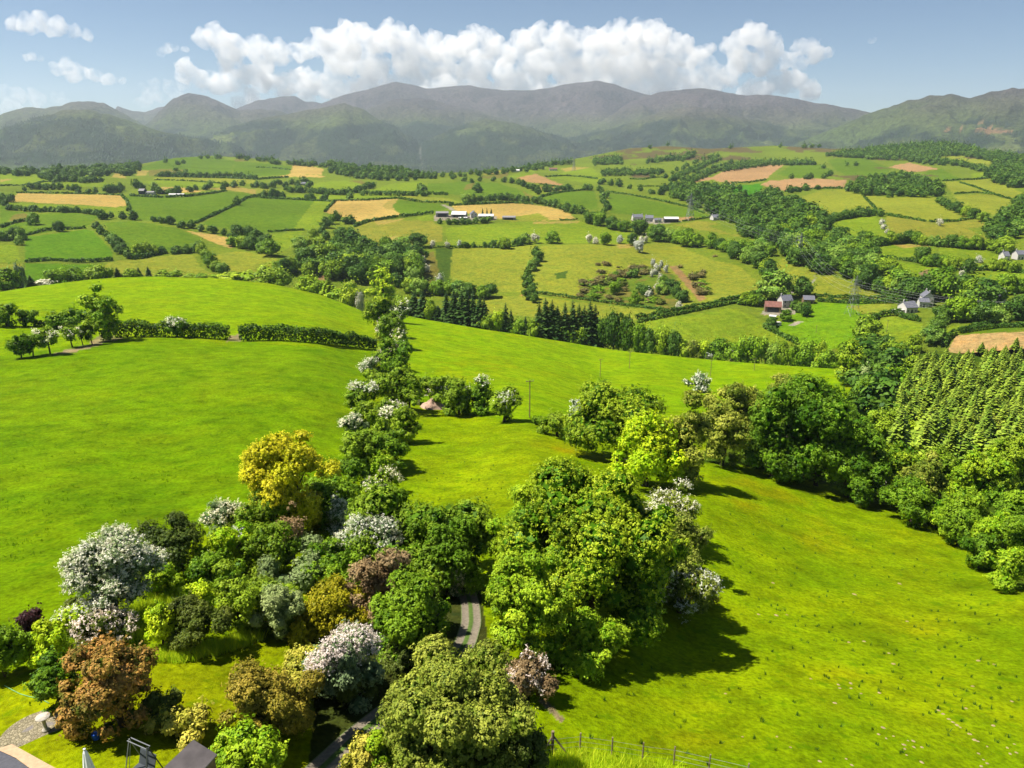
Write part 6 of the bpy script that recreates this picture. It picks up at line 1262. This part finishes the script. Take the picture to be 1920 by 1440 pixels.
def cloud(label, puffs, dist, mat, vox=26.0):
    rg = random.Random(len(puffs)*7+int(dist)); balls = []
    def ball(c, r, lv=2):
        balls.append((*c, r))
        if lv == 0: return
        for j in range((0, 7, 11)[lv]):
            q = Vector((rg.gauss(0, 1), rg.gauss(0, 1)-.3, rg.gauss(0, 1)*.9+.3)).normalized()
            ball(c+q*r*.86, r*rg.uniform(.30, .52), lv-1)
    for (u, v, r) in puffs:
        dx, dy, dz = ray(u, v); k = (dist+rg.uniform(-350, 350))/float(np.hypot(dx, dy))
        ball(Vector((float(dx)*k, float(dy)*k, float(dz)*k)), r*.92*k/F)
    Bn = np.array(balls); Vb = (Bn[:, None, :3]+ICO_V[None]*Bn[:, None, 3:]*np.array([1, 1, .88])).reshape(-1, 3); Fb = (ICO_F[None]+(np.arange(len(Bn))*len(ICO_V))[:, None, None]).reshape(-1, 3)
    me = np_mesh('cloud', Vb, Fb)
    tmp = bpy.data.objects.new('tmp', me); COL.objects.link(tmp)
    md = tmp.modifiers.new('r', 'REMESH'); md.mode = 'VOXEL'; md.voxel_size = vox
    ev = tmp.evaluated_get(bpy.context.evaluated_depsgraph_get()); m2 = bpy.data.meshes.new_from_object(ev)
    bpy.data.objects.remove(tmp); bpy.data.meshes.remove(me)
    n = len(m2.vertices); co_ = np.empty(n*3, np.float32); m2.vertices.foreach_get('co', co_); co_ = co_.reshape(-1, 3)
    for sc, am in ((300, 60), (90, 26)):
        for ax in range(3):
            co_[:, ax] += am*(fbm(co_[:, (ax+1) % 3]/sc+ax*9, co_[:, (ax+2) % 3]/sc+co_[:, ax]/sc*.7, 2, 40+ax)-.5)*2*(.6 if ax == 2 else 1)
    m2.vertices.foreach_set('co', co_.ravel()); m2.name = 'cloud'; m2.materials.clear(); m2.update()
    return tag(link('cloud', m2, mat), label, 'cloud', 'summer clouds over the mountains')
CD = 15500
BANK = [(385,75,22),(410,72,26),(440,88,30),(480,95,28),(520,105,26),(560,100,22),(580,92,18),(610,85,30),(650,78,34),(690,80,34),(735,75,32),(770,85,34),(810,95,32),(850,92,30),(885,80,30),(915,88,30),(945,105,28),(985,80,30),(1010,70,26),(1050,85,34),(1090,80,30),(1120,92,34),(1160,78,36),(1200,65,30),(1230,72,30),(1250,90,28),(1280,105,30),(1310,112,26),(1330,95,14),
 (430,115,26),(490,125,22),(640,120,32),(700,125,36),(770,130,34),(830,135,32),(890,130,34),(950,140,30),(1010,120,36),(1070,130,38),(1130,135,38),(1190,125,38),(1240,135,34),(1290,145,28),(1330,135,24),(700,165,26),(800,165,26),(900,165,26),(1000,165,30),(1100,170,30),(1180,170,30),(1260,170,26),
 (1380,85,26),(1405,65,22),(1430,72,24),(1450,90,24),(1390,115,28),(1430,120,28),(1475,115,20),(1370,140,22),(1500,92,16),(1520,85,15),(1530,105,18),(1500,118,18),(1550,100,12)]
for u in range(350, 1540, 30): BANK.append((u, 150+12*math.sin(u*.05)+(16 if u > 560 else 0), 24)) if u < 1360 or u > 1370 else None
for u in range(640, 1330, 34): BANK.append((u, 178+5*math.sin(u*.09), 24))
cloud('long bank of heaped white cumulus cloud above the mountain tops', BANK, CD, VAP)
for lab, pf in (('flat white cloud alone high above the leftmost peaks', [(25,45,16),(50,42,18),(80,44,20),(110,50,18),(140,60,14),(165,66,12),(60,55,14),(100,60,14)]),
 ('tiny white cloud below the high flat cloud on the left', [(50,107,9),(65,107,10),(76,109,7)]),
 ('low pale cloud over the leftmost mountains, flat underneath', [(112,132,14),(130,125,16),(155,135,17),(180,142,15),(205,148,13),(225,152,9),(140,145,14)]),
 ('small torn cloud left of the long bank', [(300,98,9),(312,93,11),(328,90,9),(345,95,7)]),
 ('small puff of cloud alone in the blue right of the bank', [(1634,78,6),(1640,76,6)]),
 ('pale cumulus rising behind the pale ridge left of the main mountain', [(470,178,18),(490,158,20),(510,165,20),(530,180,18),(480,195,20),(450,195,16),(560,170,16),(585,162,18),(605,172,16),(575,185,16),(680,160,14),(700,155,12),(665,168,12)]),
 ('faint low cloud behind the dark domed peak', [(270,165,12),(290,158,13),(320,165,16),(345,155,15),(300,180,18),(340,180,18),(380,165,14),(400,150,16),(430,140,16),(425,165,18),(270,190,16)]),
 ('veil of grey cloud resting on the far left skyline', [(0,175,16),(30,180,18),(70,185,18),(110,188,16),(20,200,18),(60,205,16)])):
    cloud(lab, pf, CD-900 if 'high' in lab else CD, THIN if 'faint' in lab or 'veil' in lab else VAP)
